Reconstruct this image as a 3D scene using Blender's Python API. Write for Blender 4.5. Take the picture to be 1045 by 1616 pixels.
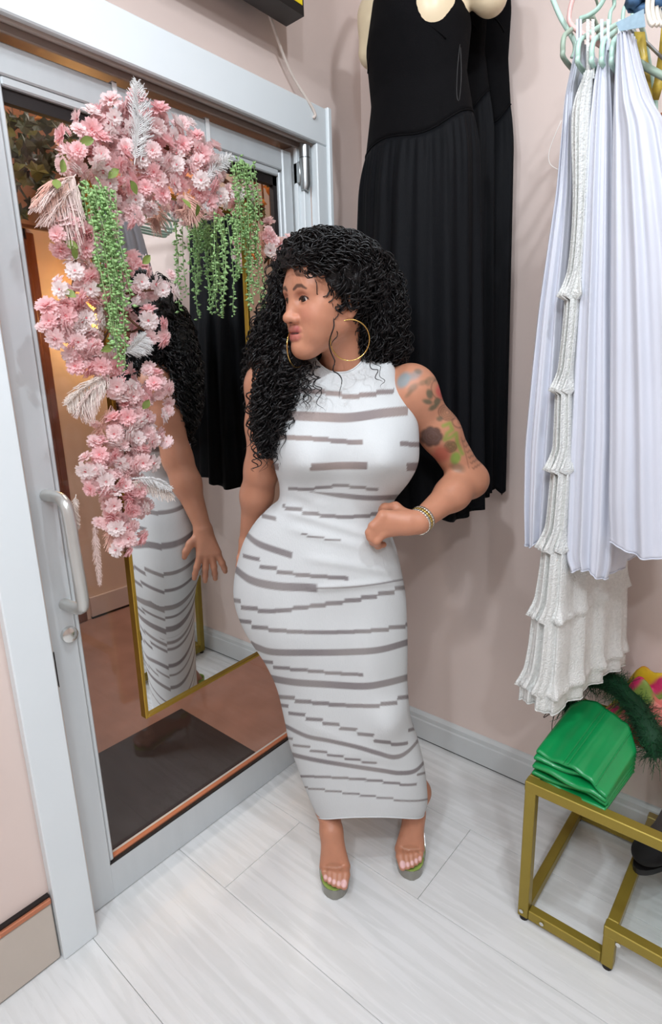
import bpy, math, random
import numpy as np
from mathutils import Matrix, Vector
for o in list(bpy.data.objects): bpy.data.objects.remove(o)
SC = bpy.context.scene
COL = SC.collection
rng = np.random.default_rng(7)
random.seed(7)
# ------------------------------------------------------------------ camera
SCALE = 1.40
F_PX = 896.93
CAM = np.array([0.9164455, -1.21678059, 1.0]) * SCALE
RW = np.array([[0.76233175, -0.13163123, 0.63365884],
               [0.64651446, 0.19949589, -0.73635619],
               [-0.02948487, 0.97101731, 0.23718354]])      # rows: world axes in camera axes
cd = bpy.data.cameras.new('camera'); cam = bpy.data.objects.new('camera', cd); COL.objects.link(cam)
cd.sensor_fit = 'VERTICAL'; cd.sensor_height = 36.0; cd.sensor_width = 36.0 * 1045 / 1616
cd.lens = F_PX / 1616 * 36.0
cd.clip_start = 0.02; cd.clip_end = 100
M4 = Matrix.Identity(4)
for i in range(3):
    for j in range(3): M4[i][j] = RW[i, j]
    M4[i][3] = CAM[i]
cam.matrix_world = M4
SC.camera = cam
# ------------------------------------------------------------------ view, world
SC.view_settings.view_transform = 'Standard'; SC.view_settings.look = 'None'
SC.view_settings.gamma = 1.0; SC.view_settings.use_curve_mapping = False
SC.view_settings.exposure = 0.16
wd = bpy.data.worlds.new('world'); SC.world = wd; wd.use_nodes = True
wd.node_tree.nodes['Background'].inputs[0].default_value = (0.92, 0.97, 1.0, 1)
wd.node_tree.nodes['Background'].inputs[1].default_value = 0.15
# ------------------------------------------------------------------ ceiling lamps' light
def area(name, loc, target, size, watts, col=(0.90, 0.985, 1.07)):
    l = bpy.data.lights.new(name, 'AREA'); l.shape = 'DISK'; l.size = size; l.energy = watts; l.color = col
    o = bpy.data.objects.new(name, l); COL.objects.link(o); o.location = loc
    o.rotation_euler = (Vector(target) - Vector(loc)).to_track_quat('-Z', 'Y').to_euler()
    return o
area('ceiling_spot_light', (1.45, -1.05, 2.80), (0.4, -0.5, 1.0), 0.07, 8.5)
area('ceiling_spot_light', (1.05, -2.55, 2.80), (0.5, -0.6, 0.9), 0.14, 12)
area('ceiling_spot_light', (2.35, -2.75, 2.80), (0.6, -0.4, 0.9), 0.14, 13)
area('ceiling_spot_light', (0.55, -1.45, 2.80), (0.55, -1.0, 0.0), 0.12, 5.5)
area('ceiling_panel_light', (1.6, -2.2, 2.82), (1.6, -2.2, 0), 1.3, 24)

# ------------------------------------------------------------------ pixel helpers (photo frame 1045 x 1616)
def wray(px, py):
    v = np.array([px - 522.5, -(py - 808.0), -F_PX]); v /= np.linalg.norm(v)
    return RW @ v
def on_ax(p, ax, val):
    d = wray(*p); t = (val - CAM[ax]) / d[ax]; return CAM + d * t
def onX(p, v=0.0): return on_ax(p, 0, v)
def onY(p, v=0.0): return on_ax(p, 1, v)
def onZ(p, v=0.0): return on_ax(p, 2, v)
def proj(P):
    v = (np.asarray(P, float) - CAM) @ RW
    return np.stack([522.5 + F_PX * v[..., 0] / -v[..., 2], 808.0 - F_PX * v[..., 1] / -v[..., 2]], -1)

# ------------------------------------------------------------------ materials
def srgb(r, g, b):
    f = lambda c: (c / 255 / 12.92) if c <= 10.3 else ((c / 255 + 0.055) / 1.055) ** 2.4
    return (f(r), f(g), f(b), 1.0)
MATS = {}
def mat(name, col, rough=0.5, metal=0.0, var=0.06, vscale=6.0, bump=0.0, bscale=60.0, sheen=0.0, coat=0.0,
        trans=0.0, alpha=1.0, emit=None, attr=None, stretch=(1, 1, 1), ior=1.45, sss=0.0, spec=0.5):
    if name in MATS: return MATS[name]
    m = bpy.data.materials.new(name); m.use_nodes = True; nt = m.node_tree; N = nt.nodes; L = nt.links
    b = N['Principled BSDF']
    b.inputs['Roughness'].default_value = rough; b.inputs['Metallic'].default_value = metal
    b.inputs['IOR'].default_value = ior; b.inputs['Specular IOR Level'].default_value = spec
    if sheen: b.inputs['Sheen Weight'].default_value = sheen
    if coat: b.inputs['Coat Weight'].default_value = coat; b.inputs['Coat Roughness'].default_value = 0.08
    if trans: b.inputs['Transmission Weight'].default_value = trans
    if alpha < 1: b.inputs['Alpha'].default_value = alpha
    if sss:
        b.inputs['Subsurface Weight'].default_value = sss; b.inputs['Subsurface Radius'].default_value = (0.012, 0.004, 0.002)
        b.inputs['Subsurface Scale'].default_value = 0.6
    tc = N.new('ShaderNodeTexCoord'); mp = N.new('ShaderNodeMapping'); L.new(tc.outputs['Object'], mp.inputs[0])
    mp.inputs['Scale'].default_value = stretch
    if attr:
        a = N.new('ShaderNodeAttribute'); a.attribute_name = attr; src = a.outputs['Color']
    else:
        c = N.new('ShaderNodeRGB'); c.outputs[0].default_value = col; src = c.outputs[0]
    if var:
        nz = N.new('ShaderNodeTexNoise'); nz.inputs['Scale'].default_value = vscale; nz.inputs['Detail'].default_value = 5
        L.new(mp.outputs[0], nz.inputs['Vector'])
        mr = N.new('ShaderNodeMapRange'); mr.inputs[1].default_value = 0.25; mr.inputs[2].default_value = 0.75
        mr.inputs[3].default_value = 1 - var; mr.inputs[4].default_value = 1 + var; L.new(nz.outputs[0], mr.inputs[0])
        mx = N.new('ShaderNodeVectorMath'); mx.operation = 'SCALE'; L.new(src, mx.inputs[0]); L.new(mr.outputs[0], mx.inputs['Scale'])
        src = mx.outputs[0]
    L.new(src, b.inputs['Base Color'])
    if bump:
        n2 = N.new('ShaderNodeTexNoise'); n2.inputs['Scale'].default_value = bscale; n2.inputs['Detail'].default_value = 4
        L.new(mp.outputs[0], n2.inputs['Vector'])
        bp = N.new('ShaderNodeBump'); bp.inputs['Strength'].default_value = bump; bp.inputs['Distance'].default_value = 0.004
        L.new(n2.outputs[0], bp.inputs['Height']); L.new(bp.outputs[0], b.inputs['Normal'])
    if emit:
        b.inputs['Emission Color'].default_value = emit[0]; b.inputs['Emission Strength'].default_value = emit[1]
    MATS[name] = m
    return m

# ------------------------------------------------------------------ mesh helpers
class MB:
    """collects shapes that become ONE mesh"""
    def __init__(s): s.v = []; s.f = []; s.n = 0
    def add(s, V, Fc):
        V = np.asarray(V, float); s.v.append(V); s.f += [tuple(int(i) + s.n for i in q) for q in Fc]; s.n += len(V); return s
    def box(s, lo, hi, bev=0.0):
        (x0, y0, z0), (x1, y1, z1) = lo, hi
        x0, x1 = min(x0, x1), max(x0, x1); y0, y1 = min(y0, y1), max(y0, y1); z0, z1 = min(z0, z1), max(z0, z1)
        b = min(bev, (x1 - x0) / 2.01, (y1 - y0) / 2.01, (z1 - z0) / 2.01)
        if b <= 0:
            V = [(x, y, z) for x in (x0, x1) for y in (y0, y1) for z in (z0, z1)]
            return s.add(V, [(0, 1, 3, 2), (4, 6, 7, 5), (0, 4, 5, 1), (2, 3, 7, 6), (0, 2, 6, 4), (1, 5, 7, 3)])
        V = []; idx = {}
        c = [(x0, x1), (y0, y1), (z0, z1)]
        for i in (0, 1):
            for j in (0, 1):
                for k in (0, 1):
                    p = np.array([c[0][i], c[1][j], c[2][k]]); sg = np.array([1 - 2 * i, 1 - 2 * j, 1 - 2 * k])
                    for a in range(3):
                        q = p + sg * b; q[a] = p[a]; idx[(i, j, k, a)] = len(V); V.append(q)
        Fc = []
        for a in range(3):
            o = [(0, 0), (1, 0), (1, 1), (0, 1)]
            for e in (0, 1):
                q = []
                for (m, n) in o:
                    t = [0, 0, 0]; t[a] = e; t[(a + 1) % 3] = m; t[(a + 2) % 3] = n; q.append(idx[(*t, a)])
                Fc.append(q if e else q[::-1])
        for a in range(3):
            b1, b2 = (a + 1) % 3, (a + 2) % 3
            for m in (0, 1):
                for n in (0, 1):
                    t0 = [0, 0, 0]; t0[b1] = m; t0[b2] = n; t1 = list(t0); t1[a] = 1
                    q = [idx[(*t0, b1)], idx[(*t1, b1)], idx[(*t1, b2)], idx[(*t0, b2)]]
                    Fc.append(q if (m != n) else q[::-1])
        for i in (0, 1):
            for j in (0, 1):
                for k in (0, 1):
                    q = [idx[(i, j, k, 0)], idx[(i, j, k, 1)], idx[(i, j, k, 2)]]
                    Fc.append(q if (i + j + k) % 2 == 1 else q[::-1])
        return s.add(V, Fc)
    def tube(s, P, r, n=10, cap=True, closed=False):
        P = np.asarray(P, float); m = len(P); r = np.broadcast_to(np.asarray(r, float), (m,))
        T = np.gradient(P, axis=0)
        if closed: T = np.roll(P, -1, 0) - np.roll(P, 1, 0)
        T /= np.linalg.norm(T, axis=1)[:, None] + 1e-12
        nrm = np.cross(T[0], [0.31, 0.17, 0.93]); 
        if np.linalg.norm(nrm) < 1e-3: nrm = np.cross(T[0], [1, 0, 0])
        nrm /= np.linalg.norm(nrm); V = []
        an = np.arange(n) * 2 * math.pi / n
        for i in range(m):
            nrm = nrm - T[i] * (nrm @ T[i]); nrm /= np.linalg.norm(nrm) + 1e-12
            bn = np.cross(T[i], nrm)
            V.append(P[i] + r[i] * (np.cos(an)[:, None] * nrm + np.sin(an)[:, None] * bn))
        V = np.concatenate(V); Fc = []
        for i in range(m if closed else m - 1):
            a, b = i * n, ((i + 1) % m) * n
            for j in range(n): Fc.append((a + j, a + (j + 1) % n, b + (j + 1) % n, b + j))
        if cap and not closed:
            Fc.append(tuple(range(n))[::-1]); Fc.append(tuple(range((m - 1) * n, m * n)))
        return s.add(V, Fc)
    def loft(s, rings, closed=True, cap=False):
        rings = [np.asarray(q, float) for q in rings]; n = len(rings[0]); Fc = []
        for i in range(len(rings) - 1):
            a, b = i * n, (i + 1) * n
            for j in range(n if closed else n - 1): Fc.append((a + j, a + (j + 1) % n, b + (j + 1) % n, b + j))
        if cap: Fc.append(tuple(range(n))[::-1]); Fc.append(tuple(range((len(rings) - 1) * n, len(rings) * n)))
        return s.add(np.concatenate(rings), Fc)
    def ball(s, c, r, nu=12, nv=8):
        c = np.asarray(c, float); r = np.broadcast_to(np.asarray(r, float), (3,)); V = [c + r * (0, 0, 1)]
        for i in range(1, nv):
            t = math.pi * i / nv
            for j in range(nu):
                p = 2 * math.pi * j / nu; V.append(c + r * (math.sin(t) * math.cos(p), math.sin(t) * math.sin(p), math.cos(t)))
        V.append(c - r * (0, 0, 1)); Fc = []
        for j in range(nu):
            Fc.append((0, 1 + j, 1 + (j + 1) % nu)); k = 1 + (nv - 2) * nu; Fc.append((k + j, len(V) - 1, k + (j + 1) % nu))
        for i in range(nv - 2):
            a, b = 1 + i * nu, 1 + (i + 1) * nu
            for j in range(nu): Fc.append((a + j, b + j, b + (j + 1) % nu, a + (j + 1) % nu))
        return s.add(V, Fc)
    def prism(s, pts, axis, lo, hi):
        """outline pts (2D, other two axes in order) extruded along axis"""
        n = len(pts); V = []
        for e in (lo, hi):
            for p in pts:
                q = [0, 0, 0]; q[axis] = e; q[(axis + 1) % 3] = p[0]; q[(axis + 2) % 3] = p[1]; V.append(q)
        Fc = [(j, (j + 1) % n, n + (j + 1) % n, n + j) for j in range(n)] + [tuple(range(n))[::-1], tuple(range(n, 2 * n))]
        return s.add(V, Fc)
    def mesh(s, name, smooth=True):
        me = bpy.data.meshes.new(name)
        me.from_pydata(np.concatenate(s.v).tolist() if s.v else [], [], s.f); me.update()
        if smooth: me.polygons.foreach_set('use_smooth', [True] * len(me.polygons))
        return me
    def build(s, name, m, parent=None, smooth=True, auto=None):
        me = s.mesh(name, smooth); me.materials.append(m)
        if auto is not None: 
            me.polygons.foreach_set('use_smooth', [True] * len(me.polygons)); me.set_sharp_from_angle(angle=math.radians(auto))
        return link(name, me, parent)
def link(name, me, parent=None):
    o = bpy.data.objects.new(name, me); COL.objects.link(o)
    if parent is not None: o.parent = parent
    return o
def empty(name, loc=(0, 0, 0), rz=0.0):
    o = bpy.data.objects.new(name, None); COL.objects.link(o); o.location = loc; o.rotation_euler = (0, 0, rz); o.empty_display_size = 0.05
    return o
def tag(o, label=None, cat=None, group=None, kind=None):
    if label: o['label'] = label
    if cat: o['category'] = cat
    if group: o['group'] = group
    if kind: o['kind'] = kind
    return o
def npmesh(name, V, Q, m, parent=None, cols=None, smooth=True):
    """big mesh from numpy quads"""
    me = bpy.data.meshes.new(name); V = np.asarray(V, np.float32); Q = np.asarray(Q, np.int32); k = Q.shape[1]
    me.vertices.add(len(V)); me.vertices.foreach_set('co', V.ravel())
    me.loops.add(Q.size); me.loops.foreach_set('vertex_index', Q.ravel())
    me.polygons.add(len(Q)); me.polygons.foreach_set('loop_start', np.arange(0, Q.size, k, dtype=np.int32))
    me.polygons.foreach_set('use_smooth', np.full(len(Q), smooth))
    me.update(calc_edges=True); me.validate()
    if cols is not None:
        ca = me.color_attributes.new('Col', 'FLOAT_COLOR', 'POINT')
        c4 = np.ones((len(V), 4), np.float32); c4[:, :3] = cols; ca.data.foreach_set('color', c4.ravel())
    me.materials.append(m)
    return link(name, me, parent)
def smoothpath(P, n=24):
    """Catmull-Rom through points"""
    P = np.asarray(P, float); Q = np.vstack([2 * P[0] - P[1], P, 2 * P[-1] - P[-2]]); out = []
    m = len(P) - 1
    for t in np.linspace(0, m, n):
        i = min(int(t), m - 1); u = t - i; a, b, c, d = Q[i:i + 4]
        out.append(0.5 * ((2 * b) + (c - a) * u + (2 * a - 5 * b + 4 * c - d) * u * u + (3 * b - a - 3 * c + d) * u ** 3))
    return np.array(out)
# ================================================================== STRUCTURE
pink = mat('pink_wall_paint', srgb(226, 207, 198), 0.6, var=0.03, vscale=3, bump=0.12, bscale=25)
white_trim = mat('white_gloss_paint', srgb(226, 232, 234), 0.32, var=0.02, vscale=4, bump=0.03, bscale=30)
base_paint = mat('baseboard_paint', srgb(205, 208, 208), 0.35, var=0.03, vscale=5)
alum = mat('brushed_aluminium', srgb(186, 192, 194), 0.38, metal=0.55, var=0.03, vscale=8, stretch=(8, 8, 1))
dark_gasket = mat('dark_gasket_rubber', srgb(26, 18, 17), 0.6)
copper = mat('copper_strip', srgb(190, 120, 88), 0.4, metal=0.3)
chrome = mat('chrome', srgb(215, 215, 212), 0.18, metal=1.0, var=0)
gold = mat('gold_metal', srgb(186, 150, 62), 0.3, metal=0.85, var=0.04)
gold_paint = mat('gold_powder_paint', srgb(150, 130, 52), 0.42, metal=0.45, var=0.05, vscale=14)

def glass_mat(name, rough=0.0, tint=(0.97, 0.985, 0.98, 1), refl=0.06):
    m = bpy.data.materials.new(name); m.use_nodes = True; nt = m.node_tree; nt.nodes.clear(); N = nt.nodes; L = nt.links
    o = N.new('ShaderNodeOutputMaterial'); t = N.new('ShaderNodeBsdfTransparent'); t.inputs[0].default_value = tint
    g = N.new('ShaderNodeBsdfGlossy'); g.inputs['Roughness'].default_value = rough
    lw = N.new('ShaderNodeLayerWeight'); lw.inputs[0].default_value = 0.5
    pw = N.new('ShaderNodeMath'); pw.operation = 'POWER'; pw.inputs[1].default_value = 4.0; L.new(lw.outputs['Facing'], pw.inputs[0])
    fr = N.new('ShaderNodeMapRange'); fr.inputs[3].default_value = refl * 0.5; fr.inputs[4].default_value = 0.7; L.new(pw.outputs[0], fr.inputs[0])
    mx = N.new('ShaderNodeMixShader'); L.new(fr.outputs[0], mx.inputs[0]); L.new(t.outputs[0], mx.inputs[1]); L.new(g.outputs[0], mx.inputs[2])
    L.new(mx.outputs[0], o.inputs[0]); MATS[name] = m
    return m
glass = glass_mat('clear_glass')

# floor of pale wood-look planks
def floor_mat():
    m = mat('white_wood_plank', srgb(214, 214, 212), 0.22, var=0.05, vscale=2.2, stretch=(0.9, 7, 1))
    nt = m.node_tree; N = nt.nodes; L = nt.links; b = N['Principled BSDF']
    oi = N.new('ShaderNodeObjectInfo'); tc = N.new('ShaderNodeTexCoord'); mp = N.new('ShaderNodeMapping')
    L.new(tc.outputs['Object'], mp.inputs[0]); mp.inputs['Scale'].default_value = (2.0, 26, 1)
    ad = N.new('ShaderNodeVectorMath'); ad.operation = 'ADD'; L.new(mp.outputs[0], ad.inputs[0])
    cm = N.new('ShaderNodeCombineXYZ'); ml = N.new('ShaderNodeMath'); ml.operation = 'MULTIPLY'; ml.inputs[1].default_value = 37
    L.new(oi.outputs['Random'], ml.inputs[0]); L.new(ml.outputs[0], cm.inputs[0]); L.new(ml.outputs[0], cm.inputs[1]); L.new(cm.outputs[0], ad.inputs[1])
    nz = N.new('ShaderNodeTexNoise'); nz.inputs['Scale'].default_value = 1.6; nz.inputs['Detail'].default_value = 7; nz.inputs['Distortion'].default_value = 0.6
    L.new(ad.outputs[0], nz.inputs['Vector'])
    rp = N.new('ShaderNodeValToRGB'); rp.color_ramp.elements[0].position = 0.33; rp.color_ramp.elements[0].color = srgb(216, 216, 214)
    rp.color_ramp.elements[1].position = 0.62; rp.color_ramp.elements[1].color = srgb(229, 229, 228)
    L.new(nz.outputs[0], rp.inputs[0]); L.new(rp.outputs[0], b.inputs['Base Color'])
    rr = N.new('ShaderNodeMapRange'); rr.inputs[3].default_value = 0.18; rr.inputs[4].default_value = 0.36; L.new(nz.outputs[0], rr.inputs[0]); L.new(rr.outputs[0], b.inputs['Roughness'])
    return m
fm = floor_mat()
fl = MB().box((-0.06, -4.2, -0.06), (3.6, 0.0, -0.004)).build('floor', mat('floor_joint', srgb(150, 148, 145), 0.7), smooth=False)
tag(fl, 'pale white wood-look plank floor of the boutique', kind='structure')
PW, PL = 0.31, 1.32
pm = {}
y = 0.0; r = 0
while y > -4.2:
    x = -0.06 - (r % 3) * 0.44 - 0.2
    while x < 3.6:
        x0, x1 = max(x, -0.058), min(x + PL, 3.6)
        if x1 - x0 > 0.05:
            k = round(x1 - x0, 3)
            if k not in pm:
                pm[k] = MB().box((0, -PW + 0.0012, -0.004), (k - 0.0012, 0, 0.0), 0.0006).mesh('plank', False); pm[k].materials.append(fm)
            p = link('plank', pm[k], fl); p.location = (x0, y, 0)
        x += PL
    y -= PW; r += 1

# walls: pink, door opening cut in wall_left
YD0, YD1, ZD = -1.226, -0.262, 2.072          # opening of the door
wl = MB()
wl.box((-0.14, YD1, 0), (0.0, 0.0, 2.85)); wl.box((-0.14, -4.2, 0), (0.0, YD0, 2.85)); wl.box((-0.14, YD0, ZD), (0.0, YD1, 2.85))
tag(wl.build('wall_left', pink, smooth=False), 'pink painted wall around the glass door', kind='structure')
tag(MB().box((-0.14, 0.0, 0), (3.6, 0.14, 2.85)).build('wall_right', pink, smooth=False), 'pink painted wall behind the black dresses', kind='structure')
tag(MB().box((3.6, -4.2, 0), (3.7, 0.14, 2.85)).build('wall_side', pink, smooth=False), 'pink side wall of the boutique', kind='structure')
tag(MB().box((-0.14, -4.3, 0), (3.7, -4.2, 2.85)).build('wall_back', pink, smooth=False), 'pink wall behind the camera', kind='structure')
tag(MB().box((-0.14, -4.3, 2.85), (3.7, 0.14, 2.95)).build('ceiling', mat('ceiling_paint', srgb(235, 232, 228), 0.8), smooth=False), 'white ceiling', kind='structure')
# baseboard with a moulded top, raised over a dark strip that paints in its shadow gap
prof = [(-0.018, 0.006), (-0.018, 0.082), (-0.014, 0.087), (-0.014, 0.104), (-0.006, 0.113), (0.0, 0.115), (0.0, 0.006)]
def baseboard(name, axis, lo, hi, pts, label):
    b = MB().prism(pts, axis, lo, hi).build(name, base_paint, smooth=False)
    tag(b, label, kind='structure'); return b
bb = baseboard('baseboard_right', 0, 0.0, 3.6, [(p[0], p[1]) for p in prof], 'white moulded baseboard along the pink wall with a dark strip as shadow gap below')
MB().box((0.0, -0.015, 0.0003), (3.6, 0.0, 0.006)).build('dark_gap', mat('dark_gap', srgb(22, 20, 22), 0.9), bb, smooth=False)
prof_l = [(0.006, 0.0), (0.115, 0.0), (0.113, 0.006), (0.104, 0.014), (0.087, 0.014), (0.082, 0.018), (0.006, 0.018)]
MBx = MB().prism([(p[0], p[1]) for p in prof_l], 1, -0.20, 0.0)
tag(MBx.build('baseboard_left', base_paint, smooth=False), 'short white baseboard between door frame and corner', kind='structure')
b2 = MB().box((0.0, -4.2, 0.004), (0.016, -1.316, 0.17), 0.003).build('baseboard_door', mat('beige_baseboard', srgb(196, 184, 172), 0.3), smooth=False)
tag(b2, 'beige baseboard with copper cap left of the door', kind='structure')
MB().box((0.0, -4.2, 0.172), (0.019, -1.316, 0.186), 0.002).build('copper_cap', copper, b2, smooth=False)
MB().box((0.0, -4.2, 0.186), (0.012, -1.316, 0.192)).build('dark_line', dark_gasket, b2, smooth=False)

# door: casing, frame, leaf, glass, hardware
door = tag(empty('door_1', (-0.03, -0.75, 0)), 'aluminium glass shop door with white casing and pull handle', kind='structure')
def dpart(mb, name, m, parent=None, label=None, auto=30, smooth=True):
    o = mb.build(name, m, None, auto=auto)
    par = parent or door
    o.parent = par; 
    if par is door: o.matrix_parent_inverse = Matrix.Translation(door.location).inverted()
    if label: o['label'] = label
    return o
CX = 0.03
dpart(MB().box((0.0005, -1.60 + 0.287, 0.0), (CX, YD0, 2.0695), 0.003), 'casing_side', white_trim)
dpart(MB().box((0.0005, YD1, 0.0), (CX, -0.200, 2.0695), 0.003), 'casing_side', white_trim)
dpart(MB().box((0.0005, -1.313, 2.0705), (CX, -0.200, 2.172), 0.003), 'casing_head', white_trim)
dpart(MB().box((0.0, -0.215, 0.0), (CX + 0.008, -0.196, 2.176), 0.004), 'casing_edge_moulding', white_trim)
# frame: jambs and soffit
soffit = mat('soffit_aluminium', srgb(176, 160, 150), 0.35, metal=0.5)
dpart(MB().box((-0.12, YD0 - 0.001, 2.071), (0.0, YD1 + 0.001, 2.105)), 'soffit', soffit)
dpart(MB().box((-0.02, YD0, 2.058), (-0.012, YD1, 2.0705)).box((0.006, YD0, 2.064), (0.014, YD1, 2.0705)), 'door_stop', soffit)
dpart(MB().box((-0.12, YD1 - 0.030, 0), (0.0, YD1 + 0.0, 2.071), 0.002).box((-0.03, YD1 - 0.040, 0), (-0.018, YD1 - 0.03, 2.06), 0.001), 'jamb', white_trim)
dpart(MB().box((-0.12, YD0, 0), (0.0, YD0 + 0.012, 2.071), 0.002), 'jamb', mat('jamb_edge_cream', srgb(222, 196, 178), 0.4), label='cream door jamb with a latch slot')
dpart(MB().box((0.0, YD0 + 0.009, 0.705), (0.0008, YD0 + 0.0125, 0.79)).box((-0.03, YD0 + 0.012, 0.70), (0.0, YD0 + 0.0135, 0.79)), 'strike_plate', dark_gasket)
# leaf
XL = -0.034
Y0, Y1, ZG0, ZG1 = -1.127, -0.358, 0.128, 1.975
leaf_m = mat('leaf_aluminium', srgb(204, 209, 211), 0.36, metal=0.1, var=0.03, vscale=5, stretch=(6, 6, 1))
dpart(MB().box((-0.08, -1.208, 0.0005), (XL, Y0 - 0.012, 2.050), 0.004), 'leaf_stile', leaf_m)
dpart(MB().box((-0.08, Y1 + 0.012, 0.0005), (XL, -0.305, 2.050), 0.004), 'leaf_stile', leaf_m)
dpart(MB().box((-0.079, Y0 - 0.012, 1.992), (XL - 0.001, Y1 + 0.012, 2.050), 0.003), 'top_rail', leaf_m)
dpart(MB().box((-0.079, -1.20, 0.0005), (XL - 0.001, -0.31, 0.112), 0.003), 'bottom_rail', leaf_m)
# glazing beads (bevelled edge round the glass)
for nm, lo, hi in (('glazing_bead', (-0.062, Y0 - 0.012, ZG0 - 0.012), (-0.040, Y0, ZG1 + 0.012)), ('glazing_bead', (-0.062, Y1, ZG0), (-0.040, Y1 + 0.012, ZG1 + 0.012)),
                   ('glazing_bead', (-0.062, Y0, ZG1), (-0.040, Y1, ZG1 + 0.018))):
    dpart(MB().box(lo, hi, 0.003), nm, leaf_m)
dpart(MB().box((-0.062, Y0, 0.112), (-0.046, Y1, 0.120), 0.002), 'copper_bead', copper, label='copper coloured strip along the bottom of the glass')
dpart(MB().box((-0.044, -1.20, 0.111), (-0.0345, -0.31, 0.1165)), 'dark_seal', dark_gasket)
g = MB()
g.box((-0.066, Y0, ZG1 - 0.026), (-0.050, Y1, ZG1)); g.box((-0.066, Y1 - 0.016, 0.13), (-0.050, Y1, ZG1)); g.box((-0.066, Y0, 0.12), (-0.052, Y0 + 0.004, ZG1))
dpart(g, 'gasket', dark_gasket)
dpart(MB().box((-0.060, Y0 - 0.006, 0.118), (-0.055, Y1 + 0.006, ZG1 + 0.006)), 'glass_pane', glass)
# pull handle: bent tube
ha, hb = np.array([XL, -1.165, 1.150]), np.array([XL, -1.160, 0.884])
pth = smoothpath([ha, ha + (0.045, 0.004, 0), ha + (0.075, 0.004, -0.006), ha + (0.092, 0.004, -0.030), (XL + 0.095, -1.160, 1.02), hb + (0.092, 0.004, 0.030), hb + (0.075, 0.004, 0.006), hb + (0.045, 0.004, 0), hb], 60)
hd = dpart(MB().tube(pth, 0.0135, 14), 'pull_handle', mat('satin_handle', srgb(200, 200, 196), 0.3, metal=0.6), auto=60)
for q in (ha, hb):
    fl_ = MB().tube([q - (0.001, 0, 0), q + (0.006, 0, 0)], 0.017, 16).build('rosette', leaf_m, hd, auto=40); fl_.matrix_parent_inverse = Matrix.Translation(door.location).inverted()
lk = np.array([XL, -1.160, 0.806])
lo_ = dpart(MB().tube([lk, lk + (0.010, 0, 0), lk + (0.012, 0, 0)], [0.020, 0.019, 0.016], 20), 'lock_cylinder', chrome, auto=40)
kk = MB().tube([lk + (0.0121, 0, 0), lk + (0.0135, 0, 0)], 0.0085, 14).build('key_slot', mat('key_slot', srgb(70, 66, 60), 0.4, metal=0.8), lo_, auto=40); kk.matrix_parent_inverse = Matrix.Translation(door.location).inverted()
# pivot hinge at the top corner
hp = onX((456, 216), -0.005); hp2 = onX((463, 262), -0.005)
dpart(MB().tube([(0.0, YD1 - 0.022, 2.062), (0.0, YD1 - 0.022, 2.030)], 0.017, 16).tube([(0.0, YD1 - 0.022, 2.028), (0.0, YD1 - 0.022, 1.955), (0.0, YD1 - 0.026, 1.940)], [0.017, 0.017, 0.012], 16).box((-0.034, YD1 - 0.04, 1.96), (-0.004, YD1 - 0.012, 2.02), 0.003), 'pivot_hinge', mat('hinge_alu', srgb(165, 168, 168), 0.3, metal=0.8), auto=40)

# corridor behind the glass
hall_floor = mat('red_brown_concrete', srgb(164, 126, 115), 0.5, var=0.16, vscale=7, bump=0.1, bscale=40)
tag(MB().box((-3.4, -2.6, -0.06), (-0.061, 2.2, -0.002)).build('floor_corridor', hall_floor, smooth=False), 'red-brown worn concrete floor of the corridor outside', kind='structure')
cream = mat('cream_wall_paint', srgb(226, 200, 184), 0.7, var=0.04)
XW = -1.92
cw = MB().box((XW - 0.1, -0.27, 0), (XW, 2.2, 2.9)).box((XW - 0.1, -2.6, 2.13), (XW, -0.27, 2.9)).build('wall_corridor', cream, smooth=False)
tag(cw, 'cream corridor wall seen through the glass door', kind='structure')
sk = MB().box((XW, -0.235, 0.012), (XW + 0.016, 2.2, 0.135), 0.003).build('baseboard_corridor', mat('corridor_skirting', srgb(214, 196, 190), 0.4), smooth=False)
tag(sk, 'pale skirting of the corridor wall', kind='structure')
MB().box((XW, -0.235, 0.0), (XW + 0.012, 2.2, 0.012)).build('dark_gap', dark_gasket, sk, smooth=False)
wood = mat('red_brown_wood', srgb(112, 62, 40), 0.35, var=0.25, vscale=5, stretch=(14, 14, 1), coat=0.3)
tr = MB().box((XW - 0.1, -0.36, 0), (XW + 0.02, -0.30, 2.16), 0.006).box((XW - 0.1, -0.305, 0), (XW + 0.012, -0.262, 2.14), 0.004).box((XW - 0.1, -2.6, 2.10), (XW + 0.02, -0.30, 2.17), 0.006).build('trim_1', wood, smooth=False)
tag(tr, 'red-brown wooden door trim in the corridor', kind='structure')
tag(MB().box((-3.5, -2.6, 0), (-3.4, 2.2, 2.9)).build('wall_corridor_far', mat('corridor_grey', srgb(150, 128, 124), 0.7), smooth=False), 'dim wall beyond the wooden doorway', kind='structure')
tag(MB().box((-3.5, 2.2, 0), (-0.14, 2.3, 2.9)).box((-3.5, -2.7, 0), (-0.14, -2.6, 2.9)).build('wall_corridor_end', mat('corridor_brown', srgb(120, 70, 44), 0.7), smooth=False), 'brown end walls of the corridor', kind='structure')
tag(MB().box((-3.5, -2.7, 2.9), (-0.14, 2.3, 3.0)).build('ceiling_corridor', mat('corridor_ceiling', srgb(90, 66, 50), 0.8), smooth=False), 'dark corridor ceiling', kind='structure')
c = [onZ(q, 0.006) for q in ((285, 1119), (404, 1188), (176, 1345), (150, 1192))]
mt = MB()
xa, xb, ya, yb = -0.665, -0.10, -1.75, -0.475
mt.box((xa, ya, -0.002), (xb, yb, 0.006), 0.002)
tag(mt.build('door_mat', mat('dark_mat', srgb(50, 38, 38), 0.95, var=0.12, vscale=14), smooth=False), 'dark brown flat door mat on the corridor floor outside the door', 'door mat')
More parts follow.
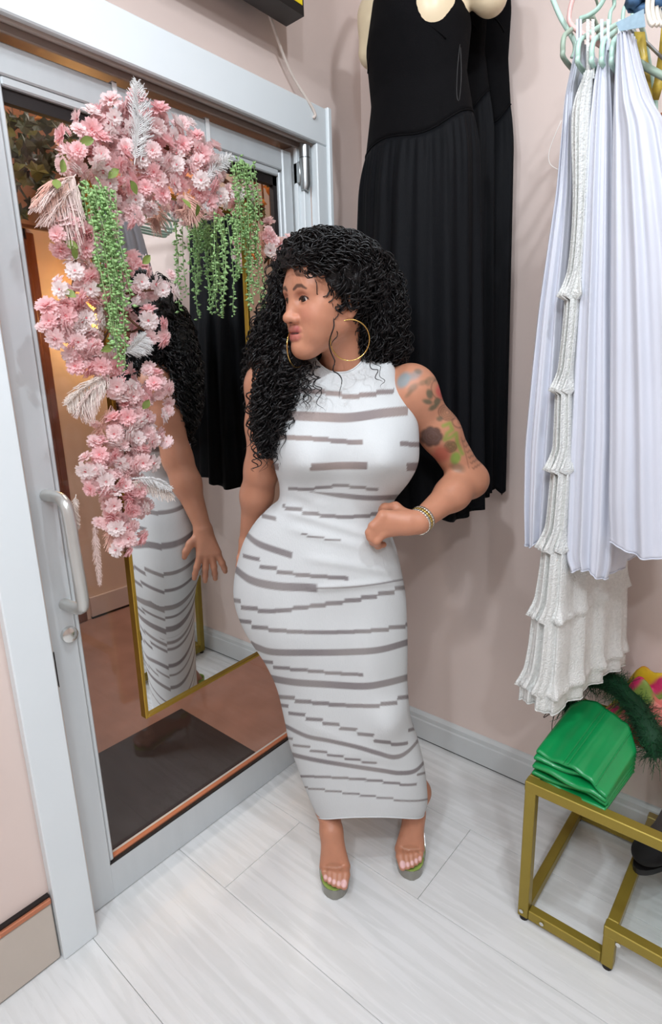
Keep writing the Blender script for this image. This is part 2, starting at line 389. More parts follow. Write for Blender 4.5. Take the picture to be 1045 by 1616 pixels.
# warm wall lamp glow in the corridor and light there
def point(name, loc, watts, col, r=0.05):
    l = bpy.data.lights.new(name, 'POINT'); l.energy = watts; l.color = col; l.shadow_soft_size = r
    o = bpy.data.objects.new(name, l); COL.objects.link(o); o.location = loc; return o
lamp = tag(empty('wall_lamp', (XW, 0.02, 1.62)), 'warm glowing wall lamp behind the flower garland in the corridor', 'lamp')
MB().tube([(0.002, 0, 0.0), (0.012, 0, 0.0)], 0.05, 18).build('back_plate', gold, lamp, auto=40)
MB().tube([(0.01, 0, 0), (0.07, 0, 0.0), (0.09, 0, 0.02)], 0.008, 8).build('arm', gold, lamp)
MB().tube([(0.09, 0, 0.02), (0.09, 0, 0.05), (0.09, 0, 0.17)], [0.03, 0.055, 0.075], 20, cap=False).build('lamp_shade', mat('lit_shade', srgb(255, 214, 140), 0.6, emit=(srgb(255, 190, 90), 4.0)), lamp)
point('wall_lamp_light', (XW + 0.16, 0.0, 1.72), 9, (1.0, 0.62, 0.25), 0.04)
point('corridor_light', (-1.0, 0.2, 2.75), 34, (1.0, 0.9, 0.82), 0.12)
point('corridor_light', (-0.9, -1.3, 2.75), 34, (1.0, 0.9, 0.84), 0.12)
# ================================================================== SDF MODELLING (bodies grown as one continuous surface)
class Field:
    def __init__(s, lo, hi, h):
        s.h = h; s.lo = np.array(lo, np.float32); s.n = np.ceil((np.array(hi) - np.array(lo)) / h).astype(int) + 1
        s.F = np.full(tuple(s.n), 0.5, np.float32)
    def sub(s, blo, bhi):
        a = np.clip(np.floor((np.array(blo) - s.lo) / s.h).astype(int), 0, s.n); b = np.clip(np.ceil((np.array(bhi) - s.lo) / s.h).astype(int) + 1, 0, s.n)
        if np.any(b <= a): return None
        ax = [s.lo[i] + s.h * np.arange(a[i], b[i], dtype=np.float32) for i in range(3)]
        return tuple(slice(a[i], b[i]) for i in range(3)), (ax[0][:, None, None], ax[1][None, :, None], ax[2][None, None, :])
    def op(s, d, sl, k, mode):
        A = s.F[sl]
        if mode == 'add':
            if k > 0: h = np.maximum(k - np.abs(A - d), 0) / k; s.F[sl] = np.minimum(A, d) - h * h * k * 0.25
            else: s.F[sl] = np.minimum(A, d)
        else:
            d = -d
            if k > 0: h = np.maximum(k - np.abs(A - d), 0) / k; s.F[sl] = np.maximum(A, d) + h * h * k * 0.25
            else: s.F[sl] = np.maximum(A, d)
    def cone(s, a, b, r1, r2=None, k=0.02, mode='add'):
        r2 = r1 if r2 is None else r2; a = np.array(a, np.float32); b = np.array(b, np.float32); m = max(r1, r2) + k + 5 * s.h
        q = s.sub(np.minimum(a, b) - m, np.maximum(a, b) + m)
        if q is None: return
        sl, (X, Y, Z) = q; ba = b - a; L2 = max(float(ba @ ba), 1e-12)
        h = np.clip(((X - a[0]) * ba[0] + (Y - a[1]) * ba[1] + (Z - a[2]) * ba[2]) / L2, 0, 1)
        d = np.sqrt((X - a[0] - ba[0] * h) ** 2 + (Y - a[1] - ba[1] * h) ** 2 + (Z - a[2] - ba[2] * h) ** 2) - (r1 + (r2 - r1) * h)
        s.op(d, sl, k, mode)
    def ell(s, c, r, k=0.02, mode='add', rot=None):
        c = np.array(c, np.float32); r = np.array(r, np.float32) * np.ones(3, np.float32); m = (max(r) if rot is not None else r) + k + 5 * s.h
        q = s.sub(c - m, c + m)
        if q is None: return
        sl, (X, Y, Z) = q; x, y, z = X - c[0], Y - c[1], Z - c[2]
        if rot is not None:
            x, y, z = (rot[0, 0] * x + rot[1, 0] * y + rot[2, 0] * z, rot[0, 1] * x + rot[1, 1] * y + rot[2, 1] * z, rot[0, 2] * x + rot[1, 2] * y + rot[2, 2] * z)
        k0 = np.sqrt((x / r[0]) ** 2 + (y / r[1]) ** 2 + (z / r[2]) ** 2); k1 = np.sqrt((x / r[0] ** 2) ** 2 + (y / r[1] ** 2) ** 2 + (z / r[2] ** 2) ** 2) + 1e-9
        s.op(k0 * (k0 - 1) / k1, sl, k, mode)
    def chain(s, P, R, k=0.015):
        for i in range(len(P) - 1): s.cone(P[i], P[i + 1], R[i], R[i + 1], k)
    def mesh(s):
        F = s.F; S = F < 0
        c = [S[i:S.shape[0] - 1 + i, j:S.shape[1] - 1 + j, k:S.shape[2] - 1 + k] for i in (0, 1) for j in (0, 1) for k in (0, 1)]
        al = c[0].copy(); an = c[0].copy()
        for q in c[1:]: al &= q; an |= q
        act = np.argwhere(an & ~al); n = len(act); idx = np.full(an.shape, -1, np.int32); idx[act[:, 0], act[:, 1], act[:, 2]] = np.arange(n)
        offs = np.array([(i, j, k) for i in (0, 1) for j in (0, 1) for k in (0, 1)]); val = np.stack([F[act[:, 0] + o[0], act[:, 1] + o[1], act[:, 2] + o[2]] for o in offs], 1)
        acc = np.zeros((n, 3), np.float32); cnt = np.zeros(n, np.float32)
        for a in range(8):
            for b in range(a + 1, 8):
                if np.abs(offs[a] - offs[b]).sum() != 1: continue
                va, vb = val[:, a], val[:, b]; m = (va < 0) != (vb < 0); t = np.where(m, va / np.where(m, va - vb, 1), 0)
                acc += np.where(m[:, None], offs[a] + (offs[b] - offs[a]) * t[:, None], 0); cnt += m
        V = s.lo + s.h * (act + acc / cnt[:, None])
        Q = []
        for ax in range(3):
            b1, b2 = (ax + 1) % 3, (ax + 2) % 3
            s0 = [slice(1, -1)] * 3; s1 = [slice(1, -1)] * 3; s0[ax] = slice(0, -1); s1[ax] = slice(1, None)
            A = S[tuple(s0)]; B = S[tuple(s1)]; e = np.argwhere(A != B); sg = A[e[:, 0], e[:, 1], e[:, 2]]
            e = e + 1; e[:, ax] -= 1
            def cell(d1, d2):
                q = e.copy(); q[:, b1] += d1; q[:, b2] += d2; return idx[q[:, 0], q[:, 1], q[:, 2]]
            q = np.stack([cell(-1, -1), cell(0, -1), cell(0, 0), cell(-1, 0)], 1); q[~sg] = q[~sg][:, ::-1]; Q.append(q)
        return V, np.concatenate(Q)
def rotz(a): c, s_ = math.cos(a), math.sin(a); return np.array([[c, -s_, 0], [s_, c, 0], [0, 0, 1.0]])
def rotx(a): c, s_ = math.cos(a), math.sin(a); return np.array([[1, 0, 0], [0, c, -s_], [0, s_, c]])
def roty(a): c, s_ = math.cos(a), math.sin(a); return np.array([[c, 0, s_], [0, 1, 0], [-s_, 0, c]])

# ================================================================== PERSON
# own frame: x to the right as seen from the front, -y forward, z up, origin on the floor below the body
PA = math.atan2(0.626, 0.78); PR = rotz(PA); P0 = np.array([0.43412525, -0.57939893, 0.0])
PINV = PR.T
def pl(px, py, y=0.0):
    """photo pixel -> person's own coordinates at depth y"""
    o = PINV @ (CAM - P0); d = PINV @ wray(px, py); t = (y - o[1]) / d[1]; return o + d * t
def ppx(V): return proj(np.asarray(V) @ PR.T + P0)

# ---- skeleton
shL, elL, wrL = pl(652, 616, 0.01), pl(741, 757, 0.07), pl(660, 824, -0.10)
shR, elR, wrR = pl(425, 606, 0.03), pl(413, 742, 0.07), pl(392, 850, 0.13)
HS = 0.96                                        # head size
HC = pl(517, 473, -0.055)                        # middle of the head at eye level
HR = rotz(math.radians(-54)) @ rotx(math.radians(2)) @ roty(math.radians(3))
def hp_(p): return HC + HR @ (np.array(p, float) * HS)
neckb = pl(545, 610, 0.02)
hipc = pl(508, 925, 0.03)
B = Field((-0.50, -0.30, -0.01), (0.42, 0.32, 1.58), 0.0027)
# torso (stays inside the dress)
ch = pl(545, 690, 0.0); wa = pl(527, 800, 0.0)
B.cone(neckb + (0, 0.0, 0.10), neckb + (0, 0.01, -0.02), 0.050, 0.056, 0.02)
B.ell(ch + (0, 0.03, 0.03), (0.135, 0.075, 0.15), 0.05)
B.ell(wa + (0, 0.03, 0.0), (0.105, 0.07, 0.14), 0.06)
B.ell(hipc + (-0.0, 0.03, 0.0), (0.18, 0.09, 0.13), 0.07)
for s_, (sh) in ((1, shL), (-1, shR)):
    B.cone(neckb + (0.03 * s_, 0.02, -0.015), sh + (-0.012 * s_, 0.01, 0.018), 0.042, 0.042, 0.045)   # trapezius
    B.cone(ch + (0.06 * s_, 0.02, 0.05), sh + (-0.02 * s_, 0, -0.01), 0.06, 0.05, 0.03)
# left arm, hand on the waist
B.ell(shL + (0.004, 0, -0.008), (0.054, 0.054, 0.062), 0.03)
um = shL + (elL - shL) * 0.45
B.cone(shL + (0.0, 0, -0.01), um, 0.052, 0.047, 0.03); B.cone(um, elL, 0.047, 0.041, 0.03)
B.ell(elL + (0.006, 0.008, -0.004), 0.038, 0.025)
fm_ = elL + (wrL - elL) * 0.35
B.cone(elL, fm_, 0.040, 0.040, 0.03); B.cone(fm_, wrL, 0.040, 0.0245, 0.03)
hk = pl(603, 828, -0.115)                          # knuckles
B.cone(wrL, wrL + (hk - wrL) * 0.3, 0.025, 0.026, 0.02)
for t in (-1, -0.33, 0.33, 1):
    B.cone(wrL + (hk - wrL) * 0.3 + (0, 0, 0.008 * t), hk + (0.002 * abs(t), 0.006 * abs(t), 0.0225 * t), 0.019, 0.0125, 0.014)
fk = [(0.017, 0.0), (0.006, -0.004), (-0.006, -0.003), (-0.019, 0.004)]
for i, (dz, dx) in enumerate(fk):
    a = hk + (dx, 0, dz * 1.1); ln = (0.034, 0.039, 0.036, 0.028)[i]
    b = a + np.array((-ln * 0.66, -0.004, -ln * 0.62)); c_ = b + np.array((0.006, 0.028, -0.020)); d_ = c_ + np.array((0.014, 0.018, -0.004))
    B.chain([a, b, c_, d_], [0.0112, 0.0098, 0.0088, 0.0078], 0.006)
ta = wrL + (hk - wrL) * 0.35 + (0, 0.012, 0.018)
B.chain([ta, ta + (-0.022, 0.016, 0.014), ta + (-0.046, 0.03, 0.010), ta + (-0.062, 0.044, 0.0)], [0.014, 0.0125, 0.0105, 0.0085], 0.008)
# right arm, hand resting on the back of the hip
B.ell(shR + (-0.004, 0, -0.008), (0.054, 0.054, 0.062), 0.03)
um = shR + (elR - shR) * 0.45
B.cone(shR + (0, 0, -0.01), um, 0.053, 0.047, 0.03); B.cone(um, elR, 0.047, 0.041, 0.03)
fm_ = elR + (wrR - elR) * 0.35
B.cone(elR, fm_, 0.041, 0.040, 0.03); B.cone(fm_, wrR, 0.040, 0.0245, 0.03)
hk = wrR + np.array((-0.026, 0.012, -0.078))
for t in (-1, -0.33, 0.33, 1):
    B.cone(wrR + (0, 0.006 * t, -0.01), hk + (0, 0.026 * t, 0.004 * abs(t)), 0.020, 0.0120, 0.014)
for i in range(4):
    t = (-1, -0.33, 0.33, 1)[i]; a = hk + (0, 0.026 * t, 0); ln = (0.036, 0.042, 0.040, 0.030)[i]
    b = a + np.array((-0.006, 0.012 * t, -ln)); c_ = b + np.array((0.004, 0.006 * t, -ln * 0.62)); d_ = c_ + np.array((0.006, 0.003 * t, -ln * 0.45))
    B.chain([a, b, c_, d_], [0.0108, 0.0095, 0.0085, 0.0076], 0.005)
ta = wrR + np.array((-0.004, -0.014, -0.022))
B.chain([ta, ta + (-0.012, -0.026, -0.022), ta + (-0.014, -0.040, -0.044), ta + (-0.012, -0.046, -0.062)], [0.014, 0.012, 0.010, 0.008], 0.008)
# legs and feet in high platform heels
legs = {}
for s_, hipx, kn, toe in ((-1, -0.10, pl(480, 1120, 0.0), (528, 1398)), (1, 0.10, pl(607, 1130, -0.02), (650, 1368))):
    tp = pl(*toe, 0.0)
    T = PINV @ (onZ(toe, 0.042) - P0)                   # toe tips on the platform
    T[2] = 0.042
    legs[s_] = T
    ank = T + np.array([-0.002 * s_, 0.150, 0.125])
    ank[0] = (pl(519, 1290, ank[1])[0] if s_ < 0 else pl(659, 1290, ank[1])[0])
    hip = hipc + (0.075 * s_, 0.005, -0.03)
    B.cone(hip, kn + (0, 0.01, 0), 0.065, 0.048, 0.04)
    clf = kn * 0.62 + ank * 0.38 + (0.0, 0.004, 0)
    B.cone(kn + (0, 0.005, 0), clf, 0.044, 0.036, 0.02); B.cone(clf, ank, 0.036, 0.031, 0.03)
    B.ell(ank + (0, 0.002, 0.0), (0.032, 0.036, 0.034), 0.02)
    heel = ank + (0, 0.036, -0.040); ball = T + np.array([0, 0.052, 0.012]); inst = ank * 0.5 + ball * 0.5 + (0, -0.004, 0.020)
    B.cone(ank, heel, 0.028, 0.024, 0.02)
    B.cone(ank + (0, -0.012, 0), inst, 0.030, 0.027, 0.025); B.cone(heel, ball + (0, 0.02, 0.008), 0.024, 0.020, 0.03)
    for t in (-1, 0, 1): B.cone(inst, ball + (0.027 * t, 0, -0.0), 0.024, 0.0165, 0.02)
    for i in range(5):                                  # big toe on the inner side
        t = (-1, -0.45, 0.02, 0.48, 0.9)[i] * -s_ * -1
        t = (1, 0.42, -0.06, -0.52, -0.95)[i] * -s_     # inner side faces the other leg
        L_ = (0.050, 0.050, 0.045, 0.038, 0.030)[i]; r_ = (0.0125, 0.0088, 0.0085, 0.0080, 0.0075)[i]
        a = ball + (0.029 * t, -0.004, 0.001); m_ = a + np.array((0.001 * t, -L_ * 0.55, 0.002)); e = a + np.array((-0.003 * t, -L_, -0.010))
        B.chain([a, m_, e], [r_ + 0.001, r_, r_ * 0.86], 0.005)
bV, bQ = B.mesh(); del B

# ---- head, finer
Hd = Field((-0.12, -0.16, -0.20), (0.12, 0.15, 0.15), 0.0014)
Hd.ell((0, 0.020, 0.036), (0.076, 0.096, 0.088), 0.01)
Hd.ell((0, -0.032, -0.018), (0.0645, 0.062, 0.090), 0.03)
Hd.ell((0, -0.046, 0.045), (0.060, 0.046, 0.052), 0.04)            # forehead
for s_ in (-1, 1):
    Hd.cone((0.050 * s_, 0.000, -0.052), (0.014 * s_, -0.060, -0.101), 0.022, 0.021, 0.035)   # jaw line
    Hd.ell((0.037 * s_, -0.056, -0.038), (0.030, 0.029, 0.032), 0.03)                         # cheek
    Hd.ell((0.057 * s_, -0.030, -0.010), (0.013, 0.03, 0.018), 0.02)                          # cheek bone
Hd.ell((0, -0.077, -0.107), (0.023, 0.020, 0.020), 0.025)             # chin
Hd.ell((0, -0.066, -0.070), (0.036, 0.022, 0.028), 0.02)              # muzzle
Hd.cone((-0.036, -0.074, 0.020), (0.036, -0.074, 0.020), 0.0125, 0.0125, 0.03)
for s_ in (-1, 1):
    Hd.ell((0.0315 * s_, -0.0965, -0.001), (0.0185, 0.0120, 0.0120), 0.010, 'sub')
Hd.cone((0, -0.087, 0.008), (0, -0.1055, -0.037), 0.0085, 0.0105, 0.016)   # nose
Hd.ell((0, -0.1085, -0.0400), (0.0135, 0.0125, 0.0115), 0.008)
for s_ in (-1, 1):
    Hd.ell((0.0150 * s_, -0.0970, -0.0435), (0.0095, 0.0115, 0.0090), 0.006)
    Hd.ell((0.0068 * s_, -0.1085, -0.0525), (0.0036, 0.0048, 0.0036), 0.003, 'sub')
Hd.cone((0, -0.094, -0.049), (0, -0.096, -0.058), 0.0025, 0.003, 0.008)
for s_ in (-1, 1): Hd.ell((0.031 * s_, -0.058, -0.074), 0.018, 0.025)
# lips
UL = [(0.0, -0.0930, -0.0645), (0.008, -0.0930, -0.0632), (0.020, -0.0872, -0.0665), (0.0285, -0.0795, -0.0705)]
LL = [(0.0, -0.0908, -0.0825), (0.010, -0.0898, -0.0820), (0.020, -0.0842, -0.0782), (0.0275, -0.0790, -0.0722)]
for s_ in (-1, 1):
    Hd.chain([(x * s_, y, z) for x, y, z in UL], [0.0084, 0.0084, 0.0070, 0.0032], 0.005)
    Hd.chain([(x * s_, y, z) for x, y, z in LL], [0.0102, 0.0097, 0.0076, 0.0032], 0.005)
Hd.ell((0, -0.1010, -0.0733), (0.0215, 0.0150, 0.0020), 0.002, 'sub')
# eyelids wrap the eyeballs
EY = [np.array((0.0315 * s_, -0.0742, -0.001)) for s_ in (-1, 1)]
for e in EY:
    sg = 1 if e[0] > 0 else -1
    q = Hd.sub(e - 0.03, e + 0.03); sl, (X, Y, Z) = q
    r = np.sqrt((X - e[0]) ** 2 + (Y - e[1]) ** 2 + (Z - e[2]) ** 2)
    lid = (r - 0.0176)
    zz = Z - e[2] - 0.0044 - 0.10 * (X - e[0]) * sg + 22 * (X - e[0]) ** 2 * 0.9
    up = np.maximum(lid, -(zz)); lo_l = np.maximum(lid, (Z - e[2]) + 0.0066 - 18 * (X - e[0]) ** 2)
    Hd.op(np.minimum(up, lo_l), sl, 0.003, 'add')
    Hd.ell(e, 0.0152, 0.0005, 'sub')
# ears
for s_ in (-1, 1):
    rt = rotz(0.35 * s_) @ rotx(-0.18)
    Hd.ell((0.078 * s_, 0.018, -0.008), (0.0075, 0.0185, 0.031), 0.006, 'add', rt)
    Hd.ell((0.076 * s_, 0.010, -0.036), (0.006, 0.0085, 0.010), 0.006)
    Hd.ell((0.0865 * s_, 0.012, -0.006), (0.0055, 0.0105, 0.019), 0.004, 'sub', rt)
nb = (HR.T @ (neckb + (0, 0.0, 0.02) - HC)) / HS
Hd.cone((0, 0.030, -0.055), nb, 0.050, 0.050, 0.035)
hV0, hQ = Hd.mesh(); del Hd

# ---- skin colours (vertex colours: the skin's own tones, lips, brows, nails, tattoo inks, painted nostril shade)
SK = np.array(srgb(188, 130, 102)[:3]); 
def blend(C, w, col): return C + (np.array(col[:3]) - C) * np.clip(w, 0, 1)[:, None]
def ink(C, d, soft, col, op=1.0): return blend(C, op * np.clip(0.5 - d / soft, 0, 1), col)
def segd(P, pts):
    P = np.asarray(P, float); best = np.full(len(P), 1e9)
    for a, b in zip(pts[:-1], pts[1:]):
        a = np.array(a, float); b = np.array(b, float); ba = b - a; h = np.clip(((P - a) @ ba) / (ba @ ba + 1e-12), 0, 1)
        best = np.minimum(best, np.linalg.norm(P - a - h[:, None] * ba, axis=1))
    return best
hC = np.tile(SK, (len(hV0), 1)); X, Y, Z = hV0.T
front = Y < -0.03
cheekw = np.exp(-(((np.abs(X) - 0.04) / 0.022) ** 2 + ((Z + 0.032) / 0.020) ** 2)) * front
hC = blend(hC, 0.30 * cheekw, srgb(196, 118, 104))
mir = lambda L_: [(-x, y, z) for x, y, z in L_[::-1]] + list(L_[1:])
def segr(P, pts, rad):
    best = np.full(len(P), 1e9)
    for a, b, r1, r2_ in zip(pts[:-1], pts[1:], rad[:-1], rad[1:]):
        a = np.array(a, float); b = np.array(b, float); ba = b - a; h = np.clip(((P - a) @ ba) / (ba @ ba), 0, 1)
        best = np.minimum(best, np.linalg.norm(P - a - h[:, None] * ba, axis=1) - (r1 + (r2_ - r1) * h))
    return best
lipd = np.minimum(segr(hV0, mir(UL), [0.0032, 0.0070, 0.0084, 0.0084, 0.0084, 0.0070, 0.0032]), segr(hV0, mir(LL), [0.0032, 0.0076, 0.0097, 0.0102, 0.0097, 0.0076, 0.0032])) - 0.0016
hC = ink(hC, lipd, 0.0022, srgb(166, 80, 84)); 
slit = np.clip(1 - ((X / 0.018) ** 2 + ((Z + 0.0733) / 0.0028) ** 2), 0, 1) * (Y < -0.078) * (lipd > -0.02)
hC = blend(hC, 1.5 * slit * (Y > -0.0955), srgb(206, 180, 172))
for s_ in (-1, 1):
    bx = X * s_
    hC = blend(hC, 0.55 * np.exp(-(((bx - 0.032) / 0.019) ** 2 + ((Z - 0.008) / 0.008) ** 2)) * front, srgb(150, 84, 68))       # eye shadow
    bd = segd(hV0[:, [0, 2]], [(0.014 * s_, 0.0200), (0.026 * s_, 0.0265), (0.040 * s_, 0.0260), (0.050 * s_, 0.0195)])
    wid = np.interp(bx, [0.012, 0.022, 0.040, 0.052], [0.0028, 0.0044, 0.0036, 0.0014])
    hC = ink(hC, bd - wid, 0.0022, srgb(52, 34, 28), 0.85 * 1.0) if True else hC
    e = EY[0 if s_ < 0 else 1]; rr = np.linalg.norm(hV0 - e, axis=1)
    zl = (Z - e[2]) - 0.0044 - 0.10 * (X - e[0]) * s_ + 20 * (X - e[0]) ** 2
    hC = blend(hC, (np.abs(rr - 0.0172) < 0.0034) * (np.abs(zl) < 0.0028) * front * 0.95, srgb(30, 20, 18))                # lash line
    hC = blend(hC, (rr < 0.0160) * front * 0.9, srgb(70, 40, 34))
    nd = np.linalg.norm(hV0 - np.array((0.0068 * s_, -0.107, -0.0515)), axis=1); hC = ink(hC, nd - 0.0046, 0.003, srgb(60, 32, 26), 0.9)  # nostril shade painted into the skin colour
hV = HC + (hV0 * HS) @ HR.T
# body colours
bC = np.tile(SK, (len(bV), 1)); bp = ppx(bV)
vis = bV[:, 1] < np.interp(bV[:, 2], [1.0, 1.2, 1.5], [0.06, 0.06, 0.03])
arm = (bp[:, 0] > 606) & (bp[:, 1] < 770) & (bV[:, 2] > 1.0)
am = arm & (bV[:, 1] < 0.075)
def tat(shape, col, op, soft=3.0):
    global bC
    kind = shape[0]
    if kind == 'e':
        _, cx, cy, rx, ry, an = shape; a = math.radians(an); dx, dy = bp[:, 0] - cx, bp[:, 1] - cy
        u = dx * math.cos(a) + dy * math.sin(a); v = -dx * math.sin(a) + dy * math.cos(a); d = (np.sqrt((u / rx) ** 2 + (v / ry) ** 2) - 1) * min(rx, ry)
    elif kind == 'r':
        _, cx, cy, rx, ry, an, w = shape; a = math.radians(an); dx, dy = bp[:, 0] - cx, bp[:, 1] - cy
        u = dx * math.cos(a) + dy * math.sin(a); v = -dx * math.sin(a) + dy * math.cos(a); d = np.abs((np.sqrt((u / rx) ** 2 + (v / ry) ** 2) - 1) * min(rx, ry)) - w
    elif kind == 'f':
        _, cx, cy, r0, nl_, an = shape; dx, dy = bp[:, 0] - cx, bp[:, 1] - cy; a = np.arctan2(dy, dx) + an; rr_ = np.hypot(dx, dy)
        d = rr_ - r0 * (1 + 0.13 * np.abs(np.sin(a * nl_ / 2)) + 0.06 * np.sin(a * 2 + 1))
    else:
        d = segd(bp, shape[1]) - shape[2]
    bC = blend(bC, am * op * np.clip(0.5 - d / soft, 0, 1), col)
GRN, BLU, RED, BLK, LGR = srgb(70, 84, 66), srgb(104, 138, 146), srgb(196, 74, 74), srgb(48, 40, 40), srgb(120, 150, 62)
tat(('e', 637, 600, 9, 14, 35), BLU, 0.75, 5); tat(('e', 655, 592, 12, 6, -30), BLU, 0.5, 5); tat(('e', 652, 612, 9, 5, -40), GRN, 0.5, 4)
for q in ((668, 604, 7, 4, -20), (660, 586, 6, 4, 20), (645, 622, 7, 3, -45), (676, 602, 5, 7, 10), (684, 598, 6, 3, 30)): tat(('e', *q), GRN, 0.45, 3)
tat(('e', 700, 617, 12, 13, -20), RED, 0.75, 5); tat(('r', 696, 614, 15, 17, -20, 0.8), BLK, 0.6, 2); tat(('r', 704, 622, 8, 8, 0, 0.6), BLK, 0.5, 2)
for q in ((678, 622, 5, 8, -15), (675, 634, 8, 4, 15), (684, 643, 8, 4, -30), (690, 634, 5, 6, 20)): tat(('e', *q), GRN, 0.8, 3)
for r_ in (14, 10.5, 7, 3.5): tat(('r', 706, 651, r_, r_ * 0.85, 20, 0.9), BLK, 0.62, 2)
tat(('e', 706, 651, 13, 11, 0), srgb(150, 110, 80), 0.25, 4); tat(('e', 694, 661, 5, 4, 0), GRN, 0.7, 3)
tat(('r', 722, 668, 9, 6, 35, 0.9), BLK, 0.55, 2); tat(('r', 728, 664, 5, 5, 0, 0.8), BLK, 0.5, 2)
tat(('f', 681, 689, 15.5, 7, 0.4), BLK, 0.82, 4)
for r_, k_ in ((12.5, 0.0), (8.5, 0.9), (4.5, 1.7)):
    tat(('s', [(681 + r_ * math.cos(t_ + k_) * (1 + 0.1 * math.sin(5 * t_)), 688 + r_ * 0.9 * math.sin(t_ + k_)) for t_ in np.linspace(0, 5.2, 18)], 0.5), srgb(112, 92, 90), 0.6, 2)
tat(('s', [(700, 672), (710, 668), (714, 678), (706, 684), (702, 694), (712, 690), (720, 684), (722, 700), (730, 716)], 3.0), LGR, 0.75, 4)
tat(('f', 711, 705, 9, 5, 0.2), srgb(116, 98, 60), 0.7, 3)
for r_ in (9.5, 6, 3): tat(('s', [(711 + r_ * math.cos(t_ + r_), 705 + r_ * 0.9 * math.sin(t_ + r_)) for t_ in np.linspace(0, 5.4, 16)], 0.5), BLK, 0.6, 2)
tat(('e', 719, 723, 8, 10, 20), LGR, 0.9, 4); tat(('e', 697, 716, 13, 12, 30), srgb(170, 70, 62), 0.6, 8); tat(('e', 722, 738, 12, 7, 20), GRN, 0.5, 5)
for i in range(6):
    a = (730 + i * 3.2, 697 + i * 8.6); 
    pts = [(a[0] + t * 24 * (1 - 0.03 * i), a[1] - t * 13 + (1.5 if k % 2 else -1.5)) for k, t in enumerate(np.linspace(0, 1, 11))]
    tat(('s', pts, 0.7), BLK, 0.62, 2.0)
tat(('s', [(728, 690), (736, 720), (740, 738)], 0.6), BLK, 0.5, 2)
# nails
for s_, T in legs.items():
    for i in range(5):
        t = (1, 0.42, -0.06, -0.52, -0.95)[i] * -s_; L_ = (0.050, 0.050, 0.045, 0.038, 0.030)[i]
        e = T + np.array([0.026 * t, 0.048 - L_ - 0.002, 0.012]); d = np.linalg.norm((bV - e) * (1, 0.8, 1.0), axis=1)
        bC = ink(bC, d - (0.0085 if i == 0 else 0.0055), 0.003, srgb(232, 188, 186), 0.95)
# the head takes over from the neck upwards
nV = len(bV)
skin = mat('skin', SK, 0.45, attr='Col', var=0.05, vscale=30, sss=0.12, bump=0.06, bscale=220)
person = npmesh('person', np.concatenate([bV, hV]), np.concatenate([bQ, hQ + nV]), skin, cols=np.concatenate([bC, hC]))
person.location = P0; person.rotation_euler = (0, 0, PA)
tag(person, 'woman in white striped knit dress posing with head turned and hand on waist', 'person')
# eyeballs
wht, iris = mat('eye_white', srgb(226, 214, 208), 0.15, var=0), mat('dark_iris', srgb(30, 18, 14), 0.1, var=0)
for e in EY:
    eb = MB().ball(HC + HR @ (e * HS), 0.0150 * HS, 20, 14).build('eyeball', wht, person)
    dr = HR @ rotz(math.radians(8)) @ rotx(math.radians(9)) @ np.array([0, -1.0, 0]); c_ = HC + HR @ (e * HS)
    MB().tube([c_ + dr * 0.0120 * HS, c_ + dr * 0.0147 * HS, c_ + dr * 0.0154 * HS], [0.0076 * HS, 0.0068 * HS, 0.002], 16).build('iris', iris, eb)
# ---- dress: knitted tube, one loft from collar to hem
# y at sides, x left, x right, y at front, depth of centre, front depth, back depth
DR = [(561, 496, 578, 588, 0.012, 0.054, 0.052), (568, 484, 594, 597, 0.012, 0.062, 0.058), (573, 464, 617, 612, 0.012, 0.078, 0.070),
      (602, 453, 630, 640, 0.010, 0.094, 0.085), (632, 443, 645, 664, 0.006, 0.104, 0.092), (664, 433, 658, 690, 0.004, 0.110, 0.095),
      (700, 431, 661, 712, 0.004, 0.112, 0.095), (733, 434, 659, 740, 0.004, 0.110, 0.092), (760, 441, 646, 764, 0.006, 0.104, 0.088),
      (785, 440, 626, 786, 0.008, 0.100, 0.086), (800, 424, 618, 801, 0.008, 0.099, 0.090), (820, 404, 613, 820, 0.010, 0.100, 0.102), (845, 388, 618, 845, 0.012, 0.104, 0.112),
      (870, 379, 626, 870, 0.014, 0.108, 0.112), (905, 371, 634, 905, 0.016, 0.112, 0.116), (940, 370, 640, 940, 0.016, 0.113, 0.117), (975, 380, 642, 975, 0.014, 0.112, 0.114),
      (1005, 396, 643, 1005, 0.010, 0.110, 0.108), (1040, 419, 643, 1040, 0.008, 0.106, 0.100), (1080, 437, 643, 1080, 0.006, 0.100, 0.094), (1130, 449, 648, 1130, 0.004, 0.096, 0.090),
      (1165, 456, 659, 1165, 0.004, 0.094, 0.088), (1205, 469, 669, 1205, 0.004, 0.092, 0.087), (1245, 484, 674, 1245, 0.004, 0.090, 0.086), (1266, 493, 674, 1272, 0.004, 0.088, 0.086), (1279, 499, 669, 1291, 0.004, 0.086, 0.086)]
rows = []
for ys, xl, xr, yf, yc, df, db in DR:
    a, b = pl(xl, ys, yc), pl(xr, ys, yc); zs = (a[2] + b[2]) / 2; zf = pl((xl + xr) / 2, yf, yc - df * 1.05)[2]
    rows.append((a[0], b[0], zs, zf, yc, df, db))
rows = np.array(rows)
NL, NA = 470, 260
sm = smoothpath(rows, NL)
